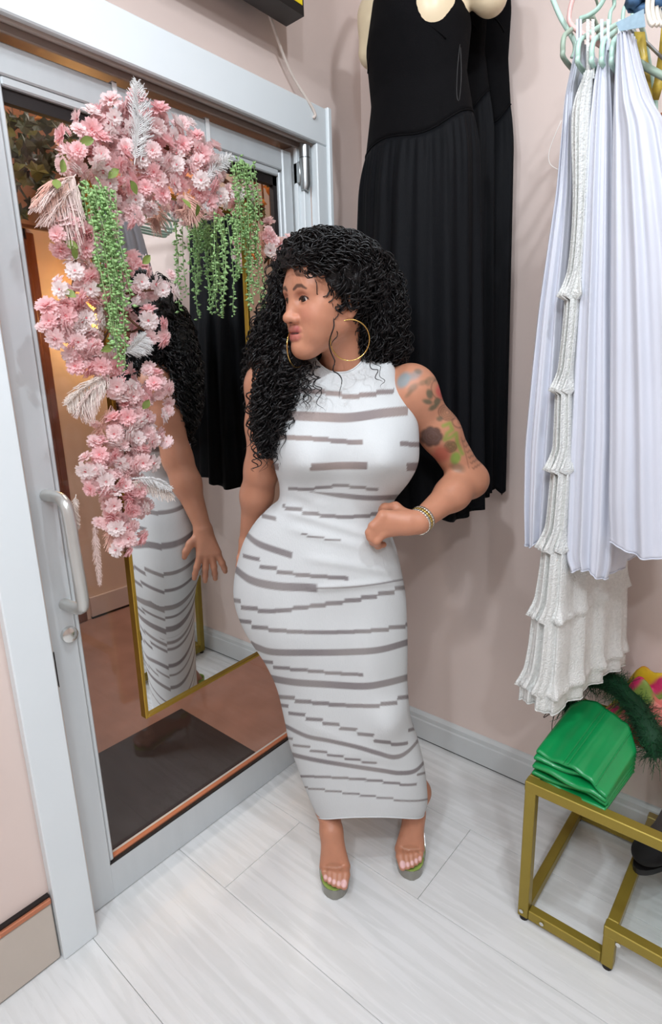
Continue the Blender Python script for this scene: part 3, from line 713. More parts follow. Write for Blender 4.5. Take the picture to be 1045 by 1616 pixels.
# even spacing along the side height
tt = np.linspace(0, len(DR) - 1, NL); dense = smoothpath(rows, 3000); acc = np.concatenate([[0], np.cumsum(np.abs(np.diff(dense[:, 2])) + np.abs(np.diff(dense[:, 0])) * 0.35 + 1e-6)])
sm = np.stack([np.interp(np.linspace(0, acc[-1], NL), acc, dense[:, k]) for k in range(7)], 1)
th = np.arange(NA) / NA * 2 * math.pi                # 0 front, pi/2 right
ct, st = np.cos(th), np.sin(th); e_ = 2 / 2.25
cs = np.sign(ct) * np.abs(ct) ** e_; sn = np.sign(st) * np.abs(st) ** e_
dV = np.zeros((NL, NA, 3))
dV[..., 0] = (sm[:, 0] + sm[:, 1])[:, None] / 2 + (sm[:, 1] - sm[:, 0])[:, None] / 2 * sn
dV[..., 1] = sm[:, 4][:, None] - np.where(ct > 0, sm[:, 5][:, None], sm[:, 6][:, None]) * cs
fb = np.abs(sn) ** 2.4
dV[..., 2] = sm[:, 2][:, None] * fb + sm[:, 3][:, None] * (1 - fb)
dV[..., 2] += np.where(ct < 0, 0.02 * np.clip((sm[:, 2] - 1.36) / 0.08, 0, 1)[:, None] * (1 - fb), 0)
frontw = np.clip(ct * 3, 0, 1)[None, :]
def bump_at(px, py, amp, rx, rz, up=1.0):
    c_ = pl(px, py, -0.12); dx = (dV[..., 0] - c_[0]) / rx; dz = (dV[..., 2] - c_[2]); dz = np.where(dz > 0, dz / (rz * up), dz / rz)
    dV[..., 1] -= frontw * amp * np.exp(-(dx * dx + dz * dz))
bump_at(482, 728, 0.050, 0.070, 0.052, 1.5); bump_at(606, 726, 0.050, 0.070, 0.052, 1.5)
bump_at(540, 905, 0.014, 0.11, 0.09); bump_at(450, 1010, 0.016, 0.08, 0.16); bump_at(590, 1060, 0.014, 0.06, 0.2); bump_at(622, 1150, 0.030, 0.055, 0.06)
# buttocks
for s_ in (-1, 1):
    cxb = pl(505, 930, 0)[0] + 0.095 * s_; dz = (dV[..., 2] - pl(505, 915, 0)[2]) / 0.12; dx = (dV[..., 0] - cxb) / 0.085
    dV[..., 1] += np.clip(-ct * 3, 0, 1)[None, :] * 0.022 * np.exp(-(dx * dx + dz * dz))
# pull creases at the waist, the hand tugs the cloth
fr = ppx(np.stack([dV[..., 0].ravel(), dV[..., 1].ravel(), dV[..., 2].ravel()], 1)).reshape(NL, NA, 2)
ux, uy = fr[..., 0], fr[..., 1]
for (x0, y0, x1, y1, w, amp) in ((430, 800, 600, 850, 7, 0.004), (445, 830, 590, 868, 8, 0.004), (470, 878, 640, 905, 8, 0.004), (480, 930, 636, 917, 6, 0.005), (440, 770, 520, 800, 7, 0.003), (500, 1185, 650, 1200, 10, 0.003), (470, 1140, 600, 1190, 9, 0.003)):
    d = np.array([x1 - x0, y1 - y0], float); L_ = np.linalg.norm(d); d /= L_; al = (ux - x0) * d[0] + (uy - y0) * d[1]; ac = -(ux - x0) * d[1] + (uy - y0) * d[0]
    dV[..., 1] -= frontw * amp * np.exp(-(ac / w) ** 2) * np.clip(np.minimum(al, L_ - al) / 30, 0, 1)
# stripes: sheer knitted bands, painted on the cloth by its own front coordinates
mirj = (NA - np.arange(NA)) % NA
half = (np.arange(NA) + NA // 2) % NA
thm = np.where(ct >= 0, np.arange(NA), ((NA // 2) - np.arange(NA)) % NA)      # back verts use their front twin
fp = fr[:, thm, :].copy(); bk = ct < 0.05
jl, jr = int(np.argmin(np.abs(th - 1.58 * math.pi))), int(np.argmin(np.abs(th - 0.42 * math.pi)))
for j in np.where(bk)[0]: fp[:, j, :] = fr[:, jr if st[j] > 0 else jl, :]
ux, uy = fp[..., 0], fp[..., 1]
DC = np.tile(np.array(srgb(207, 209, 209)[:3]), (NL, NA, 1))
ST = [([(470, 616), (485, 617), (516, 619), (551, 626), (586, 622), (622, 616)], 8, 1), ([(425, 654), (443, 655), (507, 658), (551, 659), (604, 652), (644, 648)], 15, 0),
      ([(420, 689), (432, 690), (472, 691), (516, 694), (551, 698), (573, 697)], 8, 1), ([(632, 700), (645, 701), (668, 702)], 8, 1), ([(490, 737), (498, 737), (538, 735), (580, 735)], 12, 0), ([(426, 736), (440, 737)], 11, 0), ([(642, 737), (665, 736)], 13, 0),
      ([(455, 771), (494, 772), (529, 766), (564, 769), (597, 773)], 5, 1), ([(488, 776), (538, 782), (586, 786), (640, 784)], 8, 2),
      ([(446, 798), (490, 810), (516, 814), (542, 816), (578, 814), (625, 806)], 6, 1), ([(405, 800), (415, 807), (436, 825)], 7, 1), ([(476, 842), (508, 849), (538, 853)], 3, 1),
      ([(376, 830), (388, 842), (410, 859), (462, 877)], 11, 0), ([(372, 850), (382, 864), (406, 888), (441, 901), (472, 907), (551, 913)], 6.5, 1),
      ([(360, 885), (373, 899), (397, 916), (437, 925), (483, 927), (500, 928)], 13, 0), ([(483, 928), (560, 925), (640, 914)], 2.5, 0),
      ([(362, 944), (374, 951), (394, 960), (431, 965), (467, 960), (514, 954), (558, 947), (602, 938), (645, 925)], 7, 1),
      ([(376, 976), (387, 982), (413, 991), (449, 996), (503, 998), (558, 997), (602, 994), (650, 985)], 6.5, 1),
      ([(396, 1016), (407, 1022), (431, 1029), (485, 1030), (551, 1029), (602, 1025), (655, 1010)], 10.5, 0), ([(414, 1042), (424, 1047), (449, 1055), (485, 1058), (522, 1062), (573, 1065)], 5.5, 1),
      ([(418, 1066), (431, 1071), (467, 1077), (514, 1080), (573, 1083), (609, 1078), (655, 1066)], 11, 0), ([(430, 1092), (443, 1098), (478, 1107), (507, 1110), (543, 1113), (594, 1114), (623, 1107), (655, 1094)], 6.5, 1),
      ([(438, 1110), (449, 1117), (474, 1129), (514, 1140), (558, 1153), (587, 1163), (616, 1175), (638, 1171), (660, 1146)], 5.5, 1),
      ([(440, 1140), (453, 1147), (485, 1162), (522, 1169), (565, 1178), (594, 1187), (623, 1194), (645, 1185), (670, 1156)], 7, 0), ([(448, 1164), (458, 1169), (485, 1181), (522, 1190), (558, 1198), (594, 1205)], 4, 1),
      ([(452, 1187), (462, 1191), (496, 1199), (543, 1207), (602, 1216), (631, 1220), (656, 1216), (675, 1196)], 7, 0),
      ([(466, 1224), (476, 1225), (507, 1226), (558, 1229), (602, 1233), (649, 1238), (677, 1214)], 4, 1), ([(474, 1242), (482, 1243), (514, 1247), (558, 1253), (613, 1260), (656, 1265), (682, 1250)], 3, 1)]
for k, (pts, t, kind) in enumerate(ST):
    P_ = smoothpath(np.array(pts, float), 60); xc = ux.copy()
    yc_ = np.interp(xc, P_[:, 0], P_[:, 1])
    if kind == 1:                                    # stepped: short bars, each set off from the next
        w = 27.0; fr_ = (xc / w + k * 0.37) % 1.0; x0 = xc - (fr_ - 0.5) * w
        yc_ = np.interp(x0, P_[:, 0], P_[:, 1]) + (yc_ - np.interp(x0, P_[:, 0], P_[:, 1])) * 0.25
    th_ = t / 2 * np.ones_like(xc)
    if kind == 2: th_ *= np.clip((xc - P_[0, 0]) / 50, 0.15, 1)
    ins = (xc >= P_[0, 0]) & (xc <= P_[-1, 0])
    a = np.clip(0.5 - (np.abs(uy - yc_) - th_) / 1.6, 0, 1) * ins
    tone = np.array(srgb(150, 134, 128)[:3]) if k < 7 else np.array(srgb(140, 133, 131)[:3])
    lo_ = np.array(srgb(112, 104, 108)[:3]); mix = (0.5 + 0.5 * np.sin(xc / 23.0 + k * 1.7))[..., None] * 0.55
    DC = DC + (tone * (1 - mix) + lo_ * mix - DC) * (a * 0.93)[..., None]
idx = np.arange(NL * NA).reshape(NL, NA)
dQ = np.stack([idx[:-1], np.roll(idx[:-1], -1, 1), np.roll(idx[1:], -1, 1), idx[1:]], -1).reshape(-1, 4)
knit = mat('white_knit', srgb(207, 209, 209), 0.85, attr='Col', var=0.02, vscale=14, bump=0.25, bscale=420, stretch=(1, 1, 0.25), spec=0.2)
dress = npmesh('dress', dV.reshape(-1, 3), dQ[:, ::-1], knit, person, cols=DC.reshape(-1, 3))
sd = dress.modifiers.new('thickness', 'SOLIDIFY'); sd.thickness = 0.002; sd.offset = -1
dress['label'] = 'white sleeveless knit dress with sheer grey stripes'
# collar edge, armhole bands and hem: rolled knitted edges
white_knit = mat('white_knit_edge', srgb(207, 209, 209), 0.85, var=0.02)
MB().tube(dV[0], 0.0022, 6, closed=True).build('collar_edge', white_knit, dress)
MB().tube(dV[-1], 0.0022, 6, closed=True).build('hem_edge', white_knit, dress)

# ---- earrings, watch
hoop_m = mat('gold_hoop', srgb(214, 178, 104), 0.18, metal=1.0, var=0)
for s_ in (1, -1):
    lobe = HC + HR @ (np.array((0.080 * s_, 0.004, -0.050)) * HS)
    ax = HR @ np.array([0, 1.0, 0]); ax = rotz(math.radians(-30 * s_)) @ ax; R_ = 0.0430
    c_ = lobe + np.array((0, 0, -R_ + 0.003)); an = np.linspace(0, 2 * math.pi, 49)[:-1]
    P_ = c_ + R_ * (np.cos(an)[:, None] * np.array([0, 0, 1.0]) + np.sin(an)[:, None] * ax)
    if s_ < 0: P_ = P_ + (pl(468, 549, -0.070) - c_)
    h_ = MB().tube(P_, 0.0013, 8, closed=True).build('hoop_earring', hoop_m, person)
    h_['label'] = 'thin gold hoop earring'
dirw = (wrL - elL) / np.linalg.norm(wrL - elL); e1 = np.cross(dirw, [0, 0, 1.0]); e1 /= np.linalg.norm(e1); e2 = np.cross(dirw, e1)
wc = wrL + dirw * -0.012
wt = empty('wristwatch'); wt.parent = person; wt['label'] = 'silver link bracelet watch with a gold-green dial'
wmet, wgold = mat('watch_steel', srgb(220, 212, 200), 0.2, metal=0.9, var=0), mat('watch_gold', srgb(206, 176, 96), 0.25, metal=0.9, var=0)
RWa = 0.0305; nl = 26
case_an = None; best = 1e9
for i in range(nl):
    a = 2 * math.pi * i / nl; rd = e1 * math.cos(a) + e2 * math.sin(a); p = wc + rd * RWa; q = ppx(p[None])[0]; tg = -e1 * math.sin(a) + e2 * math.cos(a)
    d = np.hypot(q[0] - 668, q[1] - 833) + (0 if p[1] < wc[1] + 0.01 else 50)
    if d < best: best, case_an = d, a
lk_m = [MB().box((-0.0036, -0.0035, -0.0018), (0.0036, 0.0035, 0.0018), 0.0008).mesh('watch_link') for _ in (0, 1)]
lk_m[0].materials.append(wmet); lk_m[1].materials.append(wgold)
for i in range(nl):
    a = 2 * math.pi * i / nl
    if abs((a - case_an + math.pi) % (2 * math.pi) - math.pi) < 0.36: continue
    rd = e1 * math.cos(a) + e2 * math.sin(a); tg = -e1 * math.sin(a) + e2 * math.cos(a)
    for j in (-1, 0, 1):
        o = link('link', lk_m[1 if j == 0 else 0], wt); M_ = Matrix.Identity(4); pos = wc + rd * RWa + dirw * 0.0074 * j
        for r in range(3): M_[r][0] = dirw[r]; M_[r][1] = tg[r]; M_[r][2] = rd[r]; M_[r][3] = pos[r]
        o.matrix_local = M_
rd = e1 * math.cos(case_an) + e2 * math.sin(case_an); pc = wc + rd * RWa
cs_ = MB().tube([pc - rd * 0.003, pc + rd * 0.001, pc + rd * 0.004, pc + rd * 0.0045], [0.0125, 0.0135, 0.0128, 0.0105], 24).build('watch_case', wmet, wt, auto=30)
MB().tube([pc + rd * 0.0045, pc + rd * 0.005], [0.0104, 0.010], 24).build('dial', mat('dial_green', srgb(150, 148, 60), 0.25, metal=0.4, var=0), wt, auto=30)

# ---- shoes: clear platform heels with lime insoles
clear = glass_mat('clear_vinyl', 0.03, (0.98, 0.985, 0.98, 1), 0.03)
plat_m = mat('smoky_clear_platform', srgb(150, 148, 138), 0.12, var=0.04, coat=0.6, alpha=0.82)
lime = mat('lime_leather', srgb(158, 184, 92), 0.4)
for s_, T in legs.items():
    sh_ = empty('shoe'); sh_.parent = person; sh_['label'] = 'clear platform heel with lime green insole'
    ank_x = (pl(519, 1290, T[1] + 0.15)[0] if s_ < 0 else pl(659, 1290, T[1] + 0.15)[0])
    def sole(nseg=26):
        out = []
        for u in np.linspace(0, 1, nseg):
            y_ = T[1] - 0.006 + u * 0.209; 
            w_ = np.interp(u, [0, 0.03, 0.10, 0.22, 0.36, 0.6, 0.85, 0.95, 1.0], [0.006, 0.020, 0.034, 0.042, 0.041, 0.030, 0.027, 0.022, 0.010])
            x_ = T[0] + (ank_x - T[0]) * np.clip((u - 0.2) / 0.7, 0, 1)
            z_ = np.interp(u, [0, 0.05, 0.33, 0.55, 0.8, 1.0], [0.035, 0.031, 0.033, 0.062, 0.108, 0.122])
            out.append((x_, y_, z_, w_))
        return out
    S_ = sole()
    def strip(zt, zb, shrink=0.0, upto=1.0):
        rings = []
        for i, (x_, y_, z_, w_) in enumerate(S_):
            if i / (len(S_) - 1) > upto: break
            w_ = max(w_ - shrink, 0.003); t_, b_ = zt(i, z_), zb(i, z_)
            rings.append([(x_ - w_, y_, t_), (x_ - w_ * 0.5, y_, t_), (x_ + w_ * 0.5, y_, t_), (x_ + w_, y_, t_), (x_ + w_ * 0.94, y_, b_), (x_ - w_ * 0.94, y_, b_)])
        return MB().loft(rings, cap=True)
    strip(lambda i, z: z - 0.0035, lambda i, z: 0.001 if i < 10 else z - 0.016, 0.0).build('platform', plat_m, sh_, auto=40)
    strip(lambda i, z: z, lambda i, z: z - 0.003, 0.002).build('insole', lime, sh_, auto=40)
    hx, hy, hz, _ = S_[-3]
    MB().tube([(hx, hy, hz - 0.014), (hx, hy + 0.006, hz - 0.05), (hx, hy + 0.008, 0.02), (hx, hy + 0.008, 0.0005)], [0.019, 0.011, 0.0075, 0.0085], 16).build('heel', mat('mirror_heel', srgb(200, 206, 200), 0.08, metal=1.0, var=0), sh_, auto=50)
    # vamp strap of clear vinyl over the toes, heel counter of lime leather
    vr = []
    for u in np.linspace(0, 1, 9):
        y_ = T[1] + 0.020 + 0.042 * u; hgt = 0.040 + 0.016 * u
        vr.append([(T[0] + 0.0425 * math.cos(a), y_ + 0.004 * math.sin(a), 0.032 + hgt * math.sin(a)) for a in np.linspace(math.pi, 0, 17)])
    v_ = MB().loft(vr, closed=False).build('vamp_strap', clear, sh_); v_.modifiers.new('thickness', 'SOLIDIFY').thickness = 0.0012
    hr = []
    for u in np.linspace(0, 1, 6):
        hr.append([(hx + 0.029 * math.sin(a), hy - 0.012 + 0.034 * math.cos(a) - 0.002 * u, hz - 0.004 + 0.055 * u) for a in np.linspace(-1.25, 1.25, 15)])
    c_ = MB().loft(hr, closed=False).build('heel_counter', lime, sh_); c_.modifiers.new('thickness', 'SOLIDIFY').thickness = 0.002

# ---- hair: dark curly mass and single curls
def hv(px, py, y): return pl(px, py, y)
HB = [(hp_((0.004, -0.046, 0.084)), (0.070, 0.066, 0.037)), (HC + HR @ np.array((0.0, 0.022, 0.044)), (0.098, 0.104, 0.084)),               # scalp
      (hv(500, 420, -0.04), (0.072, 0.075, 0.050)), (hv(546, 432, 0.01), (0.080, 0.08, 0.060)),
      (hv(576, 466, 0.03), (0.084, 0.085, 0.085)), (hv(588, 515, 0.03), (0.076, 0.075, 0.080)), (hv(540, 470, -0.03), (0.045, 0.05, 0.075)), (hv(594, 550, 0.045), (0.072, 0.055, 0.050)), (hv(560, 540, 0.07), (0.080, 0.05, 0.09)),
      (hv(450, 470, 0.05), (0.045, 0.055, 0.10)), (hv(437, 560, 0.03), (0.058, 0.055, 0.12)), (hv(455, 590, -0.03), (0.040, 0.035, 0.075)), (hv(433, 640, -0.045), (0.045, 0.030, 0.085)), (hv(420, 668, -0.05), (0.028, 0.018, 0.06)),
      (hv(445, 600, 0.10), (0.09, 0.05, 0.16)), (hv(520, 560, 0.10), (0.10, 0.05, 0.16))]
def hair_sdf(P):
    d = None
    for c_, r in HB:
        r = np.array(r); q = P - c_; k0 = np.linalg.norm(q / r, axis=-1); k1 = np.linalg.norm(q / r ** 2, axis=-1) + 1e-9; e = k0 * (k0 - 1) / k1
        if d is None: d = e
        else: h = np.maximum(0.03 - np.abs(d - e), 0) / 0.03; d = np.minimum(d, e) - h * h * 0.03 * 0.25
    return d
def face_keep(P):
    """distance-like field that is negative in front of the face (no hair there)"""
    q = ((P - HC) @ HR) / HS
    c_ = np.array((0.0, -0.092, -0.016)); r = np.array((0.0740, 0.068, 0.080)); k = np.linalg.norm((q - c_) / r, axis=-1) - 1
    c2 = np.array((0.022, -0.055, -0.075)); r2 = np.array((0.070, 0.062, 0.068)); k2 = np.linalg.norm((q - c2) / r2, axis=-1) - 1
    return np.minimum(k, k2) * 0.06
G = Field((-0.36, -0.20, 1.15), (0.22, 0.22, 1.82), 0.004)
ii = np.stack(np.meshgrid(*[G.lo[i] + G.h * np.arange(G.n[i]) for i in range(3)], indexing='ij'), -1).astype(np.float32)
ns = 0.006 * np.sin(ii[..., 0] * 95 + 3 * np.sin(ii[..., 2] * 60)) * np.sin(ii[..., 2] * 105 + 2 * np.sin(ii[..., 1] * 80)) + 0.004 * np.sin(ii[..., 1] * 150 + ii[..., 2] * 90)
G.F = (np.maximum(hair_sdf(ii) + 0.006 + ns, -face_keep(ii))).astype(np.float32); del ii
gV, gQ = G.mesh()
hair_m = mat('black_hair', srgb(20, 16, 17), 0.42, var=0.3, vscale=40, bump=0.8, bscale=130)
hair = npmesh('hair', gV, gQ, hair_m, person)
hair['label'] = 'voluminous black curly hair falling over one shoulder'
def grad(P, f, e=0.004):
    g_ = np.stack([f(P + np.eye(3)[i] * e) - f(P - np.eye(3)[i] * e) for i in range(3)], -1); return g_ / (np.linalg.norm(g_, axis=-1, keepdims=True) + 1e-9)
NS, NT = 1500, 46
gq = ((gV - HC) @ HR) / HS; fz = np.where((gq[:, 1] < -0.03) & (gq[:, 2] > 0.050) & (np.abs(gq[:, 0]) < 0.085))[0]
pick = np.concatenate([rng.choice(len(gV), NS, replace=False), rng.choice(fz, min(260, len(fz)), replace=False)]); S0 = gV[pick].astype(float); NS = len(S0)
step = rng.uniform(0.0030, 0.0062, NS)
off = rng.uniform(-0.004, 0.012, NS)
fq_ = ((S0 - HC) @ HR) / HS; frontal = (fq_[:, 1] < 0.0) & (fq_[:, 2] > 0.050) & (np.abs(fq_[:, 0]) < 0.085); back_dir = HR @ np.array((0.25, 1.0, 0.5))
paths = [S0]; P_ = S0.copy(); side = rng.normal(0, 1, (NS, 3)) * np.array((1, 1, 0.3))
for t in range(NT - 1):
    g_ = grad(P_, hair_sdf); dn = np.where(frontal[:, None], back_dir + side * 0.3, np.array((0, 0, -1.0)) + side * 0.35); tg = dn - g_ * np.sum(dn * g_, -1, keepdims=True) * 0.85
    tg /= np.linalg.norm(tg, axis=-1, keepdims=True) + 1e-9
    P_ = P_ + tg * step[:, None]; d = hair_sdf(P_); P_ = P_ - g_ * (np.clip(d - off, -0.01, 0.01) * 0.5)[:, None]
    fk_ = face_keep(P_); gf = grad(P_, face_keep); P_ = P_ + gf * np.clip(0.002 - fk_, 0, 0.006)[:, None]
    paths.append(P_)
PT = np.stack(paths, 1)
def face_zone(P):
    q = ((P - HC) @ HR) / HS
    k = np.linalg.norm((q - np.array((0.0, -0.102, -0.020))) / np.array((0.080, 0.076, 0.086)), axis=-1) - 1
    k2 = np.linalg.norm((q - np.array((0.022, -0.065, -0.080))) / np.array((0.075, 0.064, 0.070)), axis=-1) - 1
    return np.minimum(k, k2)
PT = PT[face_zone(PT).min(1) > 0]; NS = len(PT)                                    # NS, NT, 3
def curl_mesh(PT, amp, freq, ph, rad):
    n_, m_ = PT.shape[:2]; T_ = np.gradient(PT, axis=1); T_ /= np.linalg.norm(T_, axis=-1, keepdims=True) + 1e-9
    a1 = np.cross(T_, np.array((0.35, 0.9, 0.2))); a1 /= np.linalg.norm(a1, axis=-1, keepdims=True) + 1e-9; a2 = np.cross(T_, a1)
    u = np.arange(m_)[None, :] * freq[:, None] + ph[:, None]; env = np.clip(np.arange(m_) / 6, 0.15, 1)[None, :]
    C_ = PT + (amp[:, None] * env * np.cos(u))[..., None] * a1 + (amp[:, None] * env * np.sin(u))[..., None] * a2
    T2 = np.gradient(C_, axis=1); T2 /= np.linalg.norm(T2, axis=-1, keepdims=True) + 1e-9
    b1 = np.cross(T2, np.array((0.2, 0.3, 0.93))); b1 /= np.linalg.norm(b1, axis=-1, keepdims=True) + 1e-9; b2 = np.cross(T2, b1)
    taper = rad[:, None] * np.clip((m_ - np.arange(m_)) / 9, 0.2, 1)[None, :]
    ring = np.stack([C_ + taper[..., None] * (math.cos(a) * b1 + math.sin(a) * b2) for a in (0, 2.094, 4.189)], 2)   # n,m,3,3
    id_ = np.arange(n_ * m_ * 3).reshape(n_, m_, 3)
    Q_ = np.stack([id_[:, :-1], np.roll(id_[:, :-1], -1, 2), np.roll(id_[:, 1:], -1, 2), id_[:, 1:]], -1).reshape(-1, 4)
    return ring.reshape(-1, 3), Q_
cV, cQ = curl_mesh(PT, rng.uniform(0.004, 0.0095, NS), rng.uniform(0.55, 0.95, NS), rng.uniform(0, 6.28, NS), rng.uniform(0.0010, 0.0022, NS))
hs_ = npmesh('curls', cV, cQ, mat('black_curls', srgb(17, 13, 13), 0.4, var=0.25, vscale=60), hair); hs_['kind'] = 'stuff'
# long loose curls over the right shoulder and chest
LC = []
def lc(pts, amp=0.008, fq=0.5, r=0.0014): LC.append((smoothpath(pts, NT), amp, fq, r))
for i in range(70):
    x0 = rng.uniform(402, 470); ln = rng.uniform(60, 150); y0 = rng.uniform(560, 640); dx = rng.uniform(-22, 8); dp = rng.uniform(-0.10, -0.06)
    if x0 > 450: ln *= 0.6
    lc([hv(x0, y0, dp + 0.02), hv(x0 + dx * 0.5, y0 + ln * 0.5, dp), hv(x0 + dx, min(y0 + ln, 745), dp - 0.005)], rng.uniform(0.005, 0.011), rng.uniform(0.35, 0.7), rng.uniform(0.0009, 0.002))
lc([hv(522, 440, -0.125), hv(519, 470, -0.135), hv(524, 520, -0.125), hv(524, 570, -0.12), hv(533, 590, -0.12), hv(540, 628, -0.118)], 0.006, 0.55, 0.0017)   # curl beside the ear
lc([hv(526, 450, -0.12), hv(530, 500, -0.12), hv(526, 560, -0.118)], 0.006, 0.5, 0.0012)
lc([hv(575, 560, -0.06), hv(590, 580, -0.09), hv(600, 605, -0.095)], 0.006, 0.4, 0.0012); lc([hv(585, 560, -0.06), hv(602, 590, -0.09), hv(604, 612, -0.095)], 0.005, 0.35, 0.0008)
for i in range(12):
    x0 = rng.uniform(470, 500); lc([hv(x0, 570, -0.07), hv(x0 + rng.uniform(-8, 4), 600, -0.10), hv(x0 + rng.uniform(-12, 10), rng.uniform(620, 650), -0.105)], 0.008, 0.5, 0.0012)
lV, lQ = curl_mesh(np.stack([q[0] for q in LC]), np.array([q[1] for q in LC]), np.array([q[2] for q in LC]), rng.uniform(0, 6.28, len(LC)), np.array([q[3] for q in LC]))
o = npmesh('loose_curls', lV, lQ, MATS['black_curls'], hair); o['kind'] = 'stuff'
# swept baby hairs on the temple
bh = MB()
for i in range(9):
    t = i / 12; 
    def hs2(x, y_, z): 
        q = np.array((x, y_, z)); return HC + HR @ (q * HS)
    a0 = np.array((0.012 + 0.036 * t, 0, 0.066 - 0.008 * t)); a1 = a0 + (0.001 + 0.004 * t, 0, -0.010); a2 = a0 + (0.012, 0, -0.020 + 0.005 * t)
    pts = []
    for q in smoothpath([a0, a1, a2], 8):
        # put the strand on the forehead surface
        yy = hV0[(np.abs(hV0[:, 0] - q[0]) < 0.004) & (np.abs(hV0[:, 2] - q[2]) < 0.004) & (hV0[:, 1] < 0), 1]
        pts.append(hs2(q[0], (yy.min() if len(yy) else -0.09) - 0.0006, q[2]))
    bh.tube(pts, np.linspace(0.0006, 0.0003, len(pts)), 4)
o = bh.build('edge_hair', hair_m, hair); o['kind'] = 'stuff'
# ================================================================== MIRROR on the door
mc = np.array([0.006, -0.80, 1.17]); md, mtl = math.radians(2.5), math.radians(-1.2)
mirror = tag(empty('hanging_mirror', mc), 'narrow gold-framed mirror hung on the glass door behind the flowers', 'mirror')
mirror.rotation_euler = (0, -mtl, md)
bl, br = onX((232, 1136), 0.012), onX((424, 1038), 0.0)
MY0, MY1, MZ0, MZ1 = bl[1] - mc[1], br[1] - mc[1], bl[2] - mc[2], 1.83 - mc[2]
fw = 0.010
MB().box((-0.016, MY0, MZ0), (0.008, MY0 + fw, MZ1), 0.0015).build('frame_side', gold, mirror, smooth=False)
MB().box((-0.016, MY1 - fw, MZ0), (0.008, MY1, MZ1), 0.0015).build('frame_side', gold, mirror, smooth=False)
MB().box((-0.016, MY0 + fw, MZ0), (0.008, MY1 - fw, MZ0 + fw), 0.0015).build('frame_rail', gold, mirror, smooth=False)
MB().box((-0.016, MY0 + fw, MZ1 - fw), (0.008, MY1 - fw, MZ1), 0.0015).build('frame_rail', gold, mirror, smooth=False)
mm = mat('mirror_silver', (0.93, 0.94, 0.94, 1), 0.0, metal=1.0, var=0)
MB().box((-0.006, MY0 + fw, MZ0 + fw), (0.0, MY1 - fw, MZ1 - fw)).build('mirror_glass', mm, mirror, smooth=False)
MB().box((-0.015, MY0 + fw, MZ0 + fw), (-0.0065, MY1 - fw, MZ1 - fw)).build('backing_board', mat('mirror_back', srgb(120, 90, 60), 0.8), mirror, smooth=False)
strap_m = mat('white_hook', srgb(235, 236, 236), 0.4)
for yy in (-0.883, -0.6225):
    y_ = yy - mc[1]
    o = MB().box((-0.0385, y_ - 0.006, MZ1 - 0.01), (-0.0365, y_ + 0.006, 2.0535 - mc[2])).box((-0.0385, y_ - 0.006, MZ1 - 0.012), (-0.0165, y_ + 0.006, MZ1 - 0.010)).box((-0.075, y_ - 0.006, 2.0515 - mc[2]), (-0.0365, y_ + 0.006, 2.0535 - mc[2])).build('door_hook', strap_m, mirror, smooth=False)
    o.rotation_euler = (0, mtl, -md)

# ================================================================== FLOWER GARLAND
gar = tag(empty('flower_garland', (0.03, -0.9, 1.6)), 'garland of pink cherry blossoms with feathers and trailing green pearls over the mirror', 'garland')
GI = Matrix.Translation(gar.location).inverted()
def gpart(o, parent=None):
    o.parent = parent or gar
    if parent is None: o.matrix_parent_inverse = GI
    return o
pinks = [mat('blossom_pink_a', srgb(255, 230, 229), 0.7, var=0.05, vscale=50, sss=0.0), mat('blossom_pink_b', srgb(254, 212, 213), 0.7, var=0.06, vscale=50), mat('blossom_pink_c', srgb(255, 244, 242), 0.7, var=0.05, vscale=50)]
core_m = mat('blossom_core', srgb(226, 130, 134), 0.7)
def see_through(m, w=0.45):
    # thin petals and barbs let light through
    nt = m.node_tree; N = nt.nodes; L = nt.links; b = N['Principled BSDF']; o = [n for n in N if n.type == 'OUTPUT_MATERIAL'][0]
    t = N.new('ShaderNodeBsdfTranslucent'); mx = N.new('ShaderNodeMixShader'); mx.inputs[0].default_value = w
    L.new(b.inputs['Base Color'].links[0].from_socket, t.inputs[0]); L.new(b.outputs[0], mx.inputs[1]); L.new(t.outputs[0], mx.inputs[2]); L.new(mx.outputs[0], o.inputs[0])
for m in pinks: see_through(m)
def blossom_mesh(seed, m):
    r_ = np.random.default_rng(seed); b = MB()
    for ring, (n_, R_, tilt, z0) in enumerate(((9, 0.0205, 0.15, 0.0), (8, 0.0185, 0.50, 0.001), (6, 0.0135, 0.95, 0.002))):
        for i in range(n_):
            a = 2 * math.pi * (i + 0.5 * ring) / n_ + r_.uniform(-0.15, 0.15); t = tilt + r_.uniform(-0.15, 0.15); w = R_ * 0.27
            ca, sa, cr, sr = math.cos(a), math.sin(a), math.cos(t), math.sin(t)
            def pt(u, v, lift=0.0):
                x, z = u * R_ * cr - lift * sr, u * R_ * sr + lift * cr + z0; return (x * ca - v * sa, x * sa + v * ca, z)
            V = [pt(0.08, 0), pt(0.55, -w, 0.002), pt(0.60, 0, -0.001), pt(0.55, w, 0.002), pt(0.97, -w * 0.60, -0.001), pt(0.90, 0, -0.0005), pt(0.97, w * 0.60, -0.001)]
            b.add(V, [(0, 1, 2), (0, 2, 3), (1, 4, 5, 2), (2, 5, 6, 3)])
    n0 = len(b.f); b.ball((0, 0, 0.004), (0.0032, 0.0032, 0.003), 6, 4)
    me = b.mesh('blossom'); me.materials.append(m); me.materials.append(core_m)
    for i in range(n0, len(b.f)): me.polygons[i].material_index = 1
    return me
bm = [blossom_mesh(i, pinks[i % 3]) for i in range(6)]
